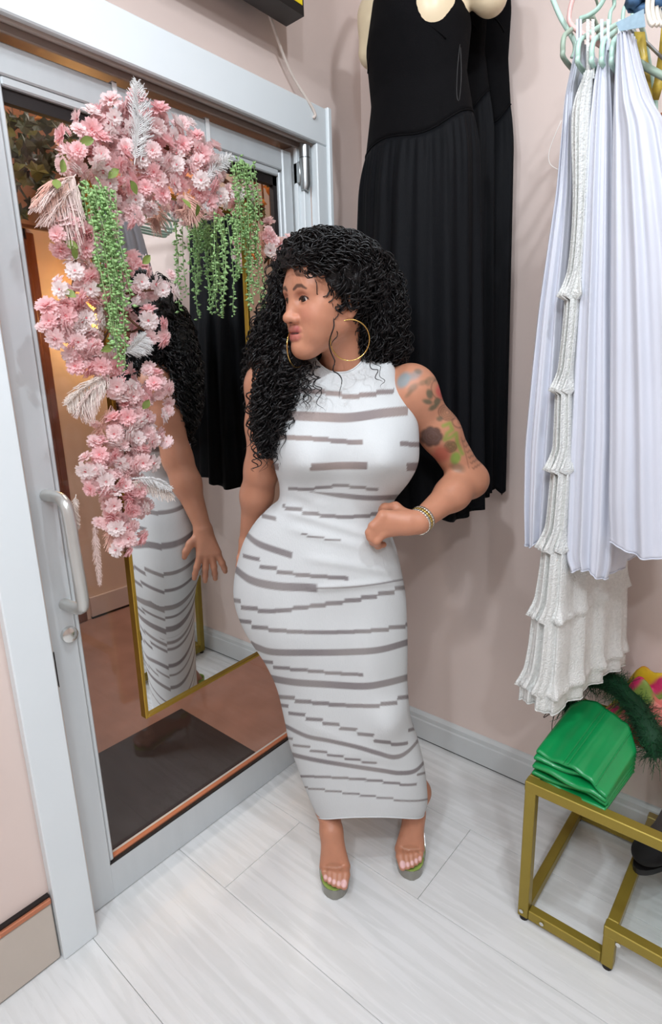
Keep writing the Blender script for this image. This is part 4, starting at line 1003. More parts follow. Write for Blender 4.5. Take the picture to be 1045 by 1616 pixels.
CL = [(150, 205, 30), (185, 188, 32), (225, 190, 30), (255, 205, 34), (290, 230, 34), (322, 245, 30), (130, 240, 30), (165, 248, 34), (205, 240, 34), (245, 245, 36), (285, 268, 32), (180, 290, 30), (235, 300, 30), (220, 318, 20), (255, 285, 26),
      (320, 285, 32), (350, 310, 28), (380, 308, 20), (335, 318, 24), (428, 372, 20), (432, 395, 14), (190, 345, 18), (110, 262, 22),
      (100, 375, 26), (140, 395, 26), (118, 355, 24), (150, 372, 22), (125, 430, 26), (150, 455, 24), (105, 460, 24), (85, 505, 26), (112, 500, 28), (140, 500, 26), (95, 530, 22), (130, 540, 26), (155, 545, 24), (165, 575, 26), (125, 575, 20),
      (215, 425, 20), (228, 445, 24), (262, 458, 16), (240, 505, 20), (245, 530, 18), (215, 410, 14), (200, 470, 16),
      (190, 605, 24), (215, 625, 26), (250, 605, 20), (205, 655, 28), (240, 655, 24), (185, 680, 26), (225, 690, 26), (250, 690, 18), (165, 715, 24), (140, 738, 20), (195, 725, 26), (230, 725, 20), (170, 755, 26), (205, 765, 26), (150, 765, 18),
      (185, 795, 26), (215, 800, 22), (190, 830, 22), (210, 845, 20), (190, 865, 14)]
nb_ = 0
area_tot = sum(r * r for _, _, r in CL)
for (cx_, cy_, r) in CL:
    dep = 0.055 + 0.02 * rng.random(); c_ = onX((cx_, cy_), dep); dist = np.linalg.norm(c_ - CAM); rm = r / F_PX * dist * 0.80
    n_ = max(2, int(round(292 * r * r / area_tot)))
    vdir = (CAM - c_) / dist; vdir = vdir * 0.6 + np.array((0.8, 0, 0.1)); vdir /= np.linalg.norm(vdir)
    for i in range(n_):
        g_ = (i + 0.5) / n_; el = math.acos(1 - 1.05 * g_); az = i * 2.39996 + rng.uniform(0, 0.6)
        z_ = vdir; x_ = np.cross(z_, (0, 0, 1.0)); x_ /= np.linalg.norm(x_); y_ = np.cross(z_, x_)
        nd = z_ * math.cos(el) + (x_ * math.cos(az) + y_ * math.sin(az)) * math.sin(el); pos = c_ + nd * rm * rng.uniform(0.75, 1.05) * np.array((0.75, 1, 1))
        nd = nd + rng.normal(0, 0.25, 3); nd /= np.linalg.norm(nd)
        if pos[0] < 0.022: pos[0] = 0.022 + 0.01 * rng.random()
        o = link('blossom', bm[int(rng.integers(6))]); q = Vector(nd).to_track_quat('Z', 'Y'); sc = rng.uniform(0.85, 1.25)
        o.matrix_world = Matrix.LocRotScale(Vector(pos), q @ Matrix.Rotation(rng.uniform(0, 6.28), 3, 'Z').to_quaternion(), (sc, sc, sc)); mw = o.matrix_world.copy(); o.parent = gar; o.matrix_parent_inverse = GI; nb_ += 1
# the smaller blooms that fill the gaps, too many to part one by one
fill = [[], []]; base_n = 0
fm_v, fm_f, fm_mi = [], [], []
bv = [(np.array([v.co[:] for v in me.vertices]), [tuple(p.vertices) for p in me.polygons]) for me in bm]
for k in range(430):
    cx_, cy_, r = CL[int(rng.choice(len(CL), p=np.array([q[2] ** 2 for q in CL]) / area_tot))]
    c_ = onX((cx_ + rng.normal(0, 0.55 * r), cy_ + rng.normal(0, 0.55 * r)), rng.uniform(0.035, 0.075)); nd = np.array((0.8, rng.normal(-0.3, 0.5), rng.normal(0, 0.5)))
    M_ = np.array((Vector(nd).to_track_quat('Z', 'Y') @ Matrix.Rotation(rng.uniform(0, 6.28), 3, 'Z').to_quaternion()).to_matrix()) * rng.uniform(0.6, 1.0)
    V_, F_ = bv[int(rng.integers(6))]; fm_v.append(V_ @ M_.T + c_); fm_f += [tuple(i + base_n for i in f_) for f_ in F_]; base_n += len(V_)
fb_ = MB(); fb_.v = fm_v; fb_.f = fm_f
o = fb_.build('blossom_filling', pinks[0]); gpart(o); o['kind'] = 'stuff'
# vine that carries them
vine = [(432, 400), (425, 360), (375, 300), (300, 255), (225, 215), (160, 225), (120, 280), (112, 350), (120, 430), (110, 500), (150, 560), (200, 630), (205, 700), (180, 760), (195, 820), (200, 870)]
gpart(MB().tube(smoothpath([onX(q, 0.045) for q in vine], 90), 0.006, 7).build('vine', mat('vine_bark', srgb(110, 78, 56), 0.8)))
for pts in ([(150, 560), (205, 470), (262, 455)], [(180, 480), (225, 520), (248, 515)], [(175, 170), (182, 158), (178, 150)]):
    gpart(MB().tube(smoothpath([onX(q, 0.05) for q in pts], 14), 0.003, 6).build('twig', MATS['vine_bark']))
# leaves
leafm = MB()
LV = []
for u in np.linspace(0, 1, 7):
    w = 0.0085 * math.sin(math.pi * min(1, u * 1.02)) ** 0.8; z_ = -0.006 * u * u * 2
    LV.append([(-w, u * 0.028, z_ + 0.003), (0, u * 0.028, z_), (w, u * 0.028, z_ + 0.003)])
leaf_me = MB().loft(LV, closed=False).mesh('leaf'); leaf_me.materials.append(mat('fresh_leaf', srgb(124, 140, 70), 0.5))
for (px, py) in ((112, 388), (124, 392), (224, 416), (178, 545), (90, 300), (95, 272), (148, 220), (205, 285), (188, 268), (300, 330), (310, 322), (120, 470), (235, 630)):
    o = link('leaf', leaf_me); o.matrix_world = Matrix.LocRotScale(Vector(onX((px, py), 0.105)), Vector((0.8, rng.uniform(-0.5, 0.2), rng.uniform(-0.3, 0.5))).to_track_quat('Z', 'Y') @ Matrix.Rotation(rng.uniform(0, 6.28), 3, 'Z').to_quaternion(), (1, 1, 1)); gpart(o)
# feather plumes
def plume(pts, width, n_, m, name='feather', droop=0.3, x=0.08, seed=1):
    r_ = np.random.default_rng(seed); P_ = smoothpath([onX(q, x) for q in pts], 40); b = MB(); b.tube(P_, np.linspace(0.0012, 0.0004, 40), 5)
    T_ = np.gradient(P_, axis=0); T_ /= np.linalg.norm(T_, axis=1)[:, None]
    for i in range(n_):
        k = int(r_.uniform(0.08, 0.99) * 39); u = k / 39; w = width * math.sin(math.pi * (0.12 + 0.8 * u)) * r_.uniform(0.6, 1.1)
        sd = np.cross(T_[k], (1.0, 0, 0)); sd /= np.linalg.norm(sd) + 1e-9; sd = sd * (1 if r_.random() < 0.5 else -1) + np.array((r_.uniform(-0.5, 0.9), 0, 0)); sd /= np.linalg.norm(sd)
        q = [P_[k] + (sd * w * s_ + T_[k] * w * 0.9 * s_ + np.array((0, 0, -droop * w * s_ * s_)) + r_.normal(0, 0.0012, 3) * s_) for s_ in np.linspace(0, 1, 6)]
        b.tube(q, np.linspace(0.0011, 0.0005, 6), 3, cap=False)
    o = b.build(name, m); gpart(o); return o
fpink, fpeach, fcream, fwhite = (mat('feather_pink', srgb(255, 232, 224), 0.8), mat('feather_peach', srgb(255, 212, 196), 0.8), mat('feather_cream', srgb(252, 238, 228), 0.8), mat('feather_white', srgb(254, 252, 250), 0.8))
for m in (fpink, fpeach, fcream, fwhite): see_through(m, 0.15)
plume([(120, 275), (98, 300), (70, 330)], 0.045, 260, fpink, droop=0.9, seed=1); plume([(125, 290), (105, 320), (85, 350)], 0.045, 260, fpink, droop=0.8, seed=2); plume([(110, 280), (85, 295), (60, 325)], 0.03, 220, fpeach, droop=0.9, seed=3)
plume([(212, 260), (220, 195), (216, 128)], 0.026, 300, fwhite, droop=-0.2, seed=4, x=0.10); plume([(222, 255), (230, 200), (212, 165)], 0.02, 180, fwhite, droop=0, seed=5, x=0.10)
plume([(320, 285), (345, 262), (366, 244)], 0.018, 200, fwhite, droop=0.1, seed=6, x=0.09); plume([(290, 300), (300, 325), (290, 340)], 0.03, 220, fpeach, seed=7); plume([(330, 270), (335, 300), (325, 330)], 0.02, 160, fwhite, seed=8)
plume([(178, 590), (140, 610), (105, 640)], 0.028, 260, fcream, droop=0.6, seed=9); plume([(170, 600), (140, 625), (125, 655)], 0.026, 240, fpink, droop=0.8, seed=10)
plume([(195, 560), (215, 545), (230, 530)], 0.025, 220, fwhite, droop=0.4, seed=11); plume([(205, 760), (240, 765), (275, 785)], 0.016, 260, fcream, droop=0.9, seed=12, x=0.09); plume([(210, 755), (245, 758), (272, 772)], 0.013, 180, fwhite, droop=0.6, seed=13, x=0.10)
plume([(150, 820), (152, 870), (158, 925)], 0.010, 200, fpink, droop=0.6, seed=14, x=0.03); plume([(170, 430), (160, 480), (168, 520)], 0.024, 240, fpeach, seed=15, x=0.05); plume([(175, 640), (160, 680), (150, 700)], 0.022, 200, fpeach, seed=16, x=0.05)
plume([(185, 820), (175, 845), (180, 865)], 0.020, 160, fpeach, seed=17, x=0.05); plume([(120, 780), (118, 810), (122, 835)], 0.012, 160, fcream, seed=18, x=0.03); plume([(410, 355), (412, 395), (405, 420)], 0.016, 150, fpeach, seed=19, x=0.03)
# strings of small green pearls
pearl = mat('pearl_leaf_green', srgb(152, 190, 124), 0.45, var=0.15, vscale=60); stem_g = mat('pearl_stem', srgb(150, 180, 120), 0.6)
def pearls(x0, y0, x1, y1, seed, x=0.10, dens=1.0):
    r_ = np.random.default_rng(seed); a, b_ = onX((x0, y0), x), onX((x1, y1), x); L_ = np.linalg.norm(b_ - a); n_ = max(6, int(L_ / 0.0058 * dens)); P_ = smoothpath([a, (a + b_) / 2 + r_.normal(0, 0.006, 3), b_], n_)
    o = MB().tube(P_[::3] if n_ > 12 else P_, 0.0009, 4).build('pearl_string', stem_g); gpart(o); m_ = MB()
    for k in range(n_):
        d = r_.normal(0, 1, 3) * (1, 1, 0.4); d /= np.linalg.norm(d); c_ = P_[k] + d * 0.0055; s_ = r_.uniform(0.95, 1.5)
        x_ = np.cross(d, (0.1, 0.2, 1.0)); x_ /= np.linalg.norm(x_); y_ = np.cross(d, x_)
        V = [c_ - d * 0.0042 * s_, c_ + x_ * 0.0026 * s_, c_ + y_ * 0.0026 * s_, c_ - x_ * 0.0026 * s_, c_ - y_ * 0.0026 * s_, c_ + d * 0.0062 * s_]
        m_.add(V, [(0, 2, 1), (0, 3, 2), (0, 4, 3), (0, 1, 4), (5, 1, 2), (5, 2, 3), (5, 3, 4), (5, 4, 1)])
    q = m_.build('pearl_leaves', pearl, o); q['kind'] = 'stuff'
r2 = np.random.default_rng(5)
for i in range(16):
    u = i / 15; x0 = 130 + 34 * u; pearls(x0, 292 + r2.uniform(-4, 10), 168 + 38 * u + r2.uniform(-8, 8), r2.uniform(430, 560), 100 + i, 0.10 + r2.uniform(-0.02, 0.02))
for i in range(5): pearls(150 + 8 * i, 300, 182 + 4 * i, 575 + r2.uniform(-25, 15), 130 + i, 0.11)
for i in range(15):
    u = i / 14; pearls(340 + 62 * u + r2.uniform(-3, 3), 335 + r2.uniform(-10, 10), 340 + 78 * u + r2.uniform(-8, 6), r2.uniform(430, 505), 160 + i, 0.085 + r2.uniform(-0.02, 0.02))
for i in range(12): pearls(366 + 3.0 * i, 252 + r2.uniform(-6, 14), 375 + 3.2 * i, r2.uniform(330, 420), 190 + i, 0.10 + r2.uniform(-0.02, 0.02))

# ================================================================== MONITOR on the wall, cord
tv = tag(empty('wall_monitor', (0.0, -0.80, 2.55)), 'black wall-mounted monitor above the door with a yellow sticker', 'monitor')
tvm = mat('black_plastic', srgb(20, 19, 20), 0.35, var=0.1)
c0 = onX((480, 26), 0.12); zb, yr = c0[2], c0[1]
def tvp(mb, nm, m, **k): o = mb.build(nm, m, **k); o.parent = tv; o.matrix_parent_inverse = Matrix.Translation(tv.location).inverted(); return o
tvp(MB().prism([(0.055, -1.25), (0.12, -1.25), (0.12, yr), (0.055, yr)][::-1], 2, zb, 2.80), 'screen_case', tvm, auto=30)
tvp(MB().loft([[(0.055, -1.22, zb + 0.06), (0.055, yr - 0.05, zb + 0.06), (0.055, yr - 0.05, 2.72), (0.055, -1.22, 2.72)], [(0.025, -1.15, zb + 0.12), (0.025, yr - 0.12, zb + 0.12), (0.025, yr - 0.12, 2.68), (0.025, -1.15, 2.68)]], cap=True), 'back_bulge', tvm, auto=30)
tvp(MB().box((0.1201, -1.20, zb + 0.03), (0.1212, yr - 0.045, 2.76)), 'screen', mat('dark_screen', srgb(8, 8, 10), 0.1, coat=0.5), smooth=False)
tvp(MB().box((0.0005, -0.95, 2.42), (0.03, -0.72, 2.64), 0.003), 'wall_bracket', tvm, smooth=False)
tvp(MB().box((0.1201, yr - 0.038, zb + 0.022), (0.1212, yr - 0.006, zb + 0.08)), 'yellow_sticker', mat('yellow_sticker', srgb(232, 206, 30), 0.5), smooth=False)
a, b_ = onX((423, 17), 0.035), onX((495, 174), 0.034)
cord = MB().tube(smoothpath([a + (0.01, -0.05, 0.06), a, (a + b_) / 2 + (-0.012, 0, -0.01), b_, b_ + (-0.003, 0.002, -0.02)], 30), 0.0042, 8).build('power_cord', mat('white_cord', srgb(222, 208, 198), 0.5))
tag(cord, 'thin white cord running from the monitor down to the door casing', 'cord')

# ================================================================== IVY in the corridor
ivy_me = []
out = [(0, 0), (0.5, -0.25), (0.62, 0.12), (1.0, 0.35), (0.55, 0.55), (0.42, 0.95), (0, 1.35), (-0.42, 0.95), (-0.55, 0.55), (-1.0, 0.35), (-0.62, 0.12), (-0.5, -0.25)]
for nm, colr in (('ivy_dark', srgb(44, 52, 26)), ('ivy_olive', srgb(84, 84, 34)), ('ivy_amber_lit', srgb(190, 120, 52))):  # amber leaves have the warm corridor glow put into their colour
    V = [(0, 0.45, 0.006)] + [(x * 0.03, y * 0.03 + 0.0, 0.004 * math.sin(3 * x)) for x, y in out]; V[0] = (0, 0.014, 0.005)
    b = MB().add(V, [(0, 1 + i, 1 + (i + 1) % 12) for i in range(12)]); me = b.mesh('leaf', False); me.materials.append(mat(nm, colr, 0.5, var=0.2, vscale=30)); ivy_me.append(me)
def ivy(label, reg, n_, xr_, mix, seed, sc0):
    r_ = np.random.default_rng(seed); (x0, y0, x1, y1) = reg; ctr = onX(((x0 + x1) / 2, (y0 + y1) / 2), sum(xr_) / 2)
    t = tag(empty('hanging_ivy', ctr), label, 'ivy', 'ivy in the corridor'); inv = Matrix.Translation(t.location).inverted()
    for i in range(5):
        xx = x0 + (x1 - x0) * (i + 0.5) / 5; o = MB().tube(smoothpath([onX((xx - 6, y0 - 30), xr_[0]), onX((xx + 4, (y0 + y1) / 2), xr_[0]), onX((xx, y1), xr_[0])], 12), 0.005, 5).build('stem', MATS['vine_bark']); o.parent = t; o.matrix_parent_inverse = inv
    for i in range(n_):
        px, py = r_.uniform(x0, x1), y0 + (y1 - y0) * r_.random() ** 1.2
        o = link('leaf', ivy_me[int(r_.choice(3, p=mix))]); s_ = r_.uniform(0.75, 1.3) * sc0; nd = np.array((0.8, r_.normal(0, 0.4), r_.normal(-0.1, 0.4)))
        o.matrix_world = Matrix.LocRotScale(Vector(onX((px, py), r_.uniform(*xr_))), Vector(nd).to_track_quat('Z', 'Y') @ Matrix.Rotation(math.pi + r_.normal(0, 0.7), 3, 'Z').to_quaternion(), (s_, s_, s_)); o.parent = t; o.matrix_parent_inverse = inv
    return t
ivy('dark green ivy hanging at the left top of the glass door', (0, 150, 190, 330), 170, (-1.25, -1.05), (0.62, 0.33, 0.05), 3, 1.2)
ivy('amber-lit ivy hanging at the right top of the glass door', (385, 250, 440, 420), 60, (-0.75, -0.55), (0.25, 0.25, 0.5), 4, 0.8)
point('corridor_ivy_light', (-0.62, -0.2, 2.45), 3.0, (1.0, 0.55, 0.22), 0.05)
tag(MB().box((-1.34, -0.9, 2.02), (-1.30, 0.4, 2.62), 0.01).build('display_board', mat('brown_board', srgb(150, 96, 62), 0.7, var=0.2, vscale=5), smooth=False), 'brown board behind the hanging ivy in the corridor', 'board')
# ================================================================== BLACK DRESSES on wall mannequins
blk_top = mat('black_crepe', srgb(8, 7, 9), 0.85, spec=0.15, var=0.1, vscale=40, bump=0.2, bscale=500)
blk_skirt = mat('black_taffeta', srgb(6, 7, 11), 0.7, spec=0.18, var=0.12, vscale=10, bump=0.25, bscale=90, stretch=(6, 6, 1))
man_m = mat('cream_mannequin', srgb(232, 212, 178), 0.35, var=0.03)
def mannequin(cx_, cyy, zw, label):
    f = Field((-0.26, -0.16, -0.22), (0.26, 0.12, 0.62), 0.006)
    f.ell((0, -0.01, 0.22), (0.125, 0.085, 0.17), 0.05); f.ell((0, 0, -0.02), (0.15, 0.088, 0.13), 0.06); f.ell((0, 0, 0.08), (0.105, 0.078, 0.12), 0.05)
    for s_ in (-1, 1):
        f.ell((0.055 * s_, -0.06, 0.24), (0.052, 0.05, 0.055), 0.03); f.cone((0.06 * s_, 0.01, 0.36), (0.150 * s_, 0.015, 0.335), 0.05, 0.052, 0.05); f.cone((0.150 * s_, 0.015, 0.335), (0.175 * s_, 0.02, 0.262), 0.050, 0.040, 0.03)
    f.cone((0, 0.01, 0.36), (0, 0.0, 0.50), 0.052, 0.048, 0.04)
    V, Q = f.mesh(); o = npmesh('mannequin', V, Q, man_m); o.location = (cx_, cyy, zw); tag(o, label, 'mannequin'); return o
def black_dress(label, cx_, cyy, zw, hw, hd, skirt_w, zhem, folds, seed, tilt, name='black_dress', bust=True):
    r_ = np.random.default_rng(seed); root = tag(empty(name, (cx_, cyy, zhem)), label, 'dress', 'black drop-waist dresses on the pink wall')
    n_ = 120; th_ = np.arange(n_) / n_ * 2 * math.pi; ph = r_.uniform(0, 6.28, 4)
    def waistline(t): return zw - zhem + tilt * np.sin(t) * 0.5 - 0.035 * np.abs(np.cos(t - 0.5)) ** 6     # dropped V at the front
    rings = []
    for u in np.linspace(0, 1, 26):                       # bodice from waist up
        w = np.interp(u, [0, 0.35, 0.7, 1.0], [1.0, 0.86, 0.90, 0.80]); d = np.interp(u, [0, 0.35, 0.7, 1.0], [1.0, 0.95, 1.22, 1.0])
        zz = waistline(th_) * (1 - u) + (zw - zhem + 0.36 - 0.05 * np.abs(np.sin(th_))) * u
        rings.append(np.stack([hw * w * np.sin(th_), -hd * d * np.cos(th_) * np.where(np.cos(th_) > 0, 1.0, 0.85), zz], 1))
    bo = MB().loft(rings).build('bodice', blk_top, root); bo.modifiers.new('t', 'SOLIDIFY').thickness = 0.003
    # halter straps, bust seam and waist seam
    for s_ in (-1, 1):
        a = np.array((0.075 * s_ * hw / 0.16, -hd * 0.92, zw - zhem + 0.33)); MBs = MB()
        g_ = min(1.0, hd / 0.09); P_ = smoothpath([a, a + (-0.02 * s_, -0.005 * g_, 0.10), a + (-0.035 * s_, 0.04 * g_, 0.20), a + (-0.03 * s_, 0.09 * g_, 0.22)], 14)
        MB().loft([[p + (-0.016, 0, 0), p + (0.016, 0, 0), p + (0.016, 0.004, 0), p + (-0.016, 0.004, 0)] for p in P_], cap=True).build('halter_strap', blk_top, root)
    bs = []
    for t in np.linspace(-1.0, 1.0, 25): bs.append((hw * 0.885 * math.sin(t), -hd * 1.12 * math.cos(t) - 0.002, zw - zhem + 0.20 + 0.035 * (1 - abs(t)) - 0.03 * t * t))
    MB().tube(bs, 0.0016, 5).build('bust_seam', blk_top, bo)
    # gathered skirt
    rings = []; nz = 70; NN = 360; th2 = np.arange(NN) / NN * 2 * math.pi
    wl_ = zw - zhem + tilt * np.sin(th2) * 0.5 - 0.035 * np.abs(np.cos(th2 - 0.5)) ** 6
    for i in range(nz):
        u = i / (nz - 1); w = hw + (skirt_w - hw) * u ** 0.8 + 0.012 * math.sin(min(1, u * 9) * math.pi / 2); d = hd * (1 + 0.35 * u ** 0.7) + 0.010 * min(1, u * 9)
        a1 = 0.0022 * math.exp(-u * 7) * min(1, u * 30) * min(1, hd / 0.05); a2 = (0.003 + 0.013 * u) * min(1, u * 14 + 0.1) * min(1, hd / 0.07 + 0.25)
        wob = a1 * np.sin(th2 * folds * 2.6 + ph[0]) + a2 * (np.sin(th2 * folds + ph[1] + 0.7 * np.sin(th2 * 3 + u * 1.5)) * 0.7 + np.sin(th2 * folds * 0.43 + ph[2] + u * 0.8) * 0.6)
        zz = wl_ * (1 - u) + 0.012 * np.sin(th2 * 5 + ph[3]) * u
        sx = np.sin(th2); sy = -np.cos(th2) * np.where(np.cos(th2) > 0, 1.0, 0.7)
        X_, Y_ = (w + wob) * sx, (d + wob) * sy; rings.append(np.stack([X_, np.minimum(Y_, -cyy - 0.016), zz], 1))
    V = np.concatenate(rings); id_ = np.arange(nz * NN).reshape(nz, NN); Q_ = np.stack([id_[:-1], np.roll(id_[:-1], -1, 1), np.roll(id_[1:], -1, 1), id_[1:]], -1).reshape(-1, 4)
    o = npmesh('skirt', V, Q_[:, ::-1], blk_skirt, root); o.modifiers.new('t', 'SOLIDIFY').thickness = 0.002
    MB().tube(rings[0] * (1.003, 1.003, 1), 0.0022, 5, closed=True).build('waist_seam', blk_top, root)
    return root
c1 = onY((653, 205), -0.29)
mannequin(c1[0] - 0.014, -0.225, c1[2], 'cream wall mannequin wearing the leftmost black halter dress')
d1 = black_dress('black halter dress with dropped waist and gathered skirt, leftmost on the wall', c1[0] - 0.026, -0.230, c1[2], 0.158, 0.098, 0.200, 0.998, 17, 1, 0.05)
c2 = onY((752, 160), -0.13)
black_dress('black drop-waist dress overlapped by the leftmost one, middle of three', c2[0] - 0.100, -0.098, c2[2], 0.120, 0.030, 0.150, 1.02, 13, 2, 0.06)
c3 = onY((803, 162), -0.065)
black_dress('black drop-waist dress showing as a strip, rightmost of three', c3[0] - 0.085, -0.052, c3[2], 0.085, 0.013, 0.100, 1.03, 10, 3, 0.0)
zp = onY((725, 100), -0.29)
tag(MB().tube(smoothpath([onY((726, 70), -0.36), onY((722, 110), -0.36), onY((721, 150), -0.36), onY((725, 157), -0.36), onY((728, 120), -0.36), onY((727, 75), -0.36)], 30), 0.0011, 5).build('hanger_loop', mat('black_ribbon', srgb(14, 13, 14), 0.5)), 'thin black hanger loop dangling from the leftmost black dress', 'ribbon')

# ================================================================== CLOTHES RAIL with hangers and pale dresses
rail = tag(empty('clothes_rail', (1.0, -0.25, 2.13)), 'wall-mounted metal rail holding the pale dresses', 'clothes rail')
MB().tube([(-0.13, 0, 0), (1.2, 0, 0)], 0.011, 14).build('rail_tube', chrome, rail, auto=40)
for x_ in (-0.06, 1.1):
    MB().tube(smoothpath([(x_, 0, -0.002), (x_, 0.12, 0), (x_, 0.248, 0)], 8), 0.009, 10).tube([(x_, 0.243, 0), (x_, 0.249, 0)], 0.03, 16).build('bracket', chrome, rail, auto=40)
mint, pinkp, sage = mat('mint_plastic', srgb(186, 216, 202), 0.35, var=0.02), mat('pink_plastic', srgb(232, 186, 180), 0.35, var=0.02), mat('sage_plastic', srgb(160, 178, 160), 0.4, var=0.02)
def hanger(x_, yc_, ztop, half, m, label, drop=0.085, yaw=0.0, name='plastic_hanger', r_=0.0048):
    root = tag(empty(name, (x_, yc_, ztop), yaw), label, 'hanger', 'plastic hangers on the rail')
    h = half; P_ = [(0, 0, 0), (0, -0.04, -0.012), (0, -h + 0.03, -drop + 0.012), (0, -h + 0.006, -drop - 0.006), (0, -h + 0.004, -drop - 0.028), (0, -h + 0.022, -drop - 0.040), (0, 0, -drop - 0.040), (0, h - 0.022, -drop - 0.040), (0, h - 0.004, -drop - 0.028), (0, h - 0.006, -drop - 0.006), (0, h - 0.03, -drop + 0.012), (0, 0.04, -0.012)]
    MB().tube(smoothpath(P_ + [P_[0]], 90)[:-1], r_, 8, closed=True).build('hanger_body', m, root)
    zr = 2.13 + 0.015 - ztop
    MB().tube(smoothpath([(0, 0, 0), (0, 0, zr * 0.4), (0, 0.022, zr * 0.75), (0, 0.012, zr), (0, -0.006, zr + 0.001), (0, -0.018, zr * 0.82)], 24), 0.0026 if m is not mint else 0.004, 7).build('hook', m, root)
    return root
lil = mat('lilac_satin', srgb(204, 206, 216), 0.42, var=0.03, vscale=6, sheen=0.2, bump=0.15, bscale=30)
lace_m = mat('white_lace', srgb(232, 232, 228), 0.85, var=0.08, vscale=120, bump=0.9, bscale=260, alpha=0.93)
def garment(name, label, rows, Yn, Yf, shift, m, folds=7, famp=0.008, tier=None, seed=0, cat='dress', hemcut=True, group=None, NZ=150, sheer=False, zdrop=0.0):
    """hanging cloth: near edge follows rows (y, x left, x right) at depth Yn, the cloth runs back to Yf"""
    r_ = np.random.default_rng(seed); near = []
    for (py, xl, xr) in rows:
        a, b_ = onY((xl, py), Yn), onY((xr, py), Yn); near.append((a[0], b_[0], (a[2] + b_[2]) / 2))
    S_ = np.array(near); dense = np.stack([np.interp(np.linspace(0, len(S_) - 1, 600), np.arange(len(S_)), S_[:, k]) for k in range(3)], 1)
    ker = np.ones(31) / 31; pad = np.vstack([np.repeat(dense[:1], 15, 0), dense, np.repeat(dense[-1:], 15, 0)]); dense = np.stack([np.convolve(pad[:, k], ker, 'valid') for k in range(3)], 1)
    zq = np.linspace(S_[0, 2], S_[-1, 2], NZ); o_ = np.argsort(dense[:, 2]); S2 = np.stack([np.interp(zq, dense[o_, 2], dense[o_, k]) for k in range(2)], 1)
    ph = r_.uniform(0, 6.28, 6); rings = []; NP = 150
    for i, z_ in enumerate(zq):
        u = i / (NZ - 1); xl, xr = S2[i]; w = xr - xl; yn, yf = Yn, Yn + (Yf - Yn) * np.clip(0.25 + u * 1.3, 0, 1) if False else Yn + (Yf - Yn) * min(1, 0.35 + 0.9 * u)
        yfr = yf; t = np.linspace(0, 1, NP, endpoint=False); pts = np.zeros((NP, 3))
        q1, q2, q3 = 0.30, 0.50, 0.80
        sx = np.where(t < q1, t / q1, np.where(t < q2, 1.0, np.where(t < q3, 1 - (t - q2) / (q3 - q2), 0.0))); sy = np.where(t < q1, 0.0, np.where(t < q2, (t - q1) / (q2 - q1), np.where(t < q3, 1.0, 1 - (t - q3) / (1 - q3))))
        x_ = xl + w * sx + shift * u * sy; y_ = yn + (yfr - yn) * sy
        am = famp * (0.35 + 0.65 * u); am2 = min(am, abs(w) * 0.35 + 0.002)
        fy = np.sin(sx * folds * 2 * math.pi * 0.5 + ph[0] + 0.6 * math.sin(u * 2 + ph[1])) + 0.6 * np.sin(sx * folds * 1.7 * math.pi + ph[2] + u)
        fx = np.sin(sy * folds * 2 * math.pi * 0.6 + ph[3] + 0.5 * math.sin(u * 3)) + 0.5 * np.sin(sy * folds * 2.3 * math.pi + ph[4])
        side = np.minimum(1, 8 * np.minimum(sx, 1 - sx)); sidy = np.minimum(1, 6 * np.minimum(sy, 1 - sy))
        y_ = y_ - am * fy * side * np.where(sy < 0.5, 1, -0.6) - np.where(sy < 0.02, min(0.02, w * 0.35) * np.sin(np.clip(sx, 0, 1) * math.pi), 0)
        x_ = x_ + am2 * fx * sidy
        if tier is not None:
            pz = onY((870, 0), Yn) if False else None
            f_ = 0.0
            for zt in tier:
                d = (z_ - zt)
                if 0 <= d < 0.055: f_ = max(f_, (1 - d / 0.055) ** 1.6)
            cx_, cy_ = x_.mean(), y_.mean(); ruf = 1 + 0.35 * np.sin(t * 2 * math.pi * 24 + ph[5])
            x_ = x_ + np.sign(x_ - cx_) * 0.010 * f_ * ruf; y_ = y_ + np.where(sy < 0.3, -0.012, 0.0) * f_ * ruf
        zz = z_ - zdrop * u * u * sy + (0.010 * np.sin(t * 2 * math.pi * 3 + ph[1]) * u ** 8)
        pts[:, 0], pts[:, 1], pts[:, 2] = x_, np.minimum(y_, -0.025), zz; rings.append(pts)
    V = np.concatenate(rings); id_ = np.arange(NZ * NP).reshape(NZ, NP); Q_ = np.stack([id_[:-1], np.roll(id_[:-1], -1, 1), np.roll(id_[1:], -1, 1), id_[1:]], -1).reshape(-1, 4)
    root = tag(empty(name, (float(S_[-1, 0]), (Yn + Yf) / 2, float(S_[-1, 2]))), label, cat, group); inv = Matrix.Translation(root.location).inverted()
    o = npmesh('cloth', V, Q_[:, ::-1], m, root); o.matrix_parent_inverse = inv; o.modifiers.new('t', 'SOLIDIFY').thickness = 0.0015
    hm = MB().tube(rings[-1], 0.0016, 5, closed=True).build('hem', m, root); hm.matrix_parent_inverse = inv
    return root, rings, inv
GRP = 'pale dresses on the clothes rail'
A_, ra, ia = garment('satin_dress', 'lilac satin dress nearest the black dresses, leftmost on the rail', [(60, 912, 918), (152, 892, 901), (299, 878, 901), (384, 865, 896), (488, 850, 887), (592, 839, 881), (708, 828, 873), (800, 827, 867), (857, 829, 861)], -0.40, -0.10, 0.03, lil, 5, 0.007, seed=11, group=GRP)
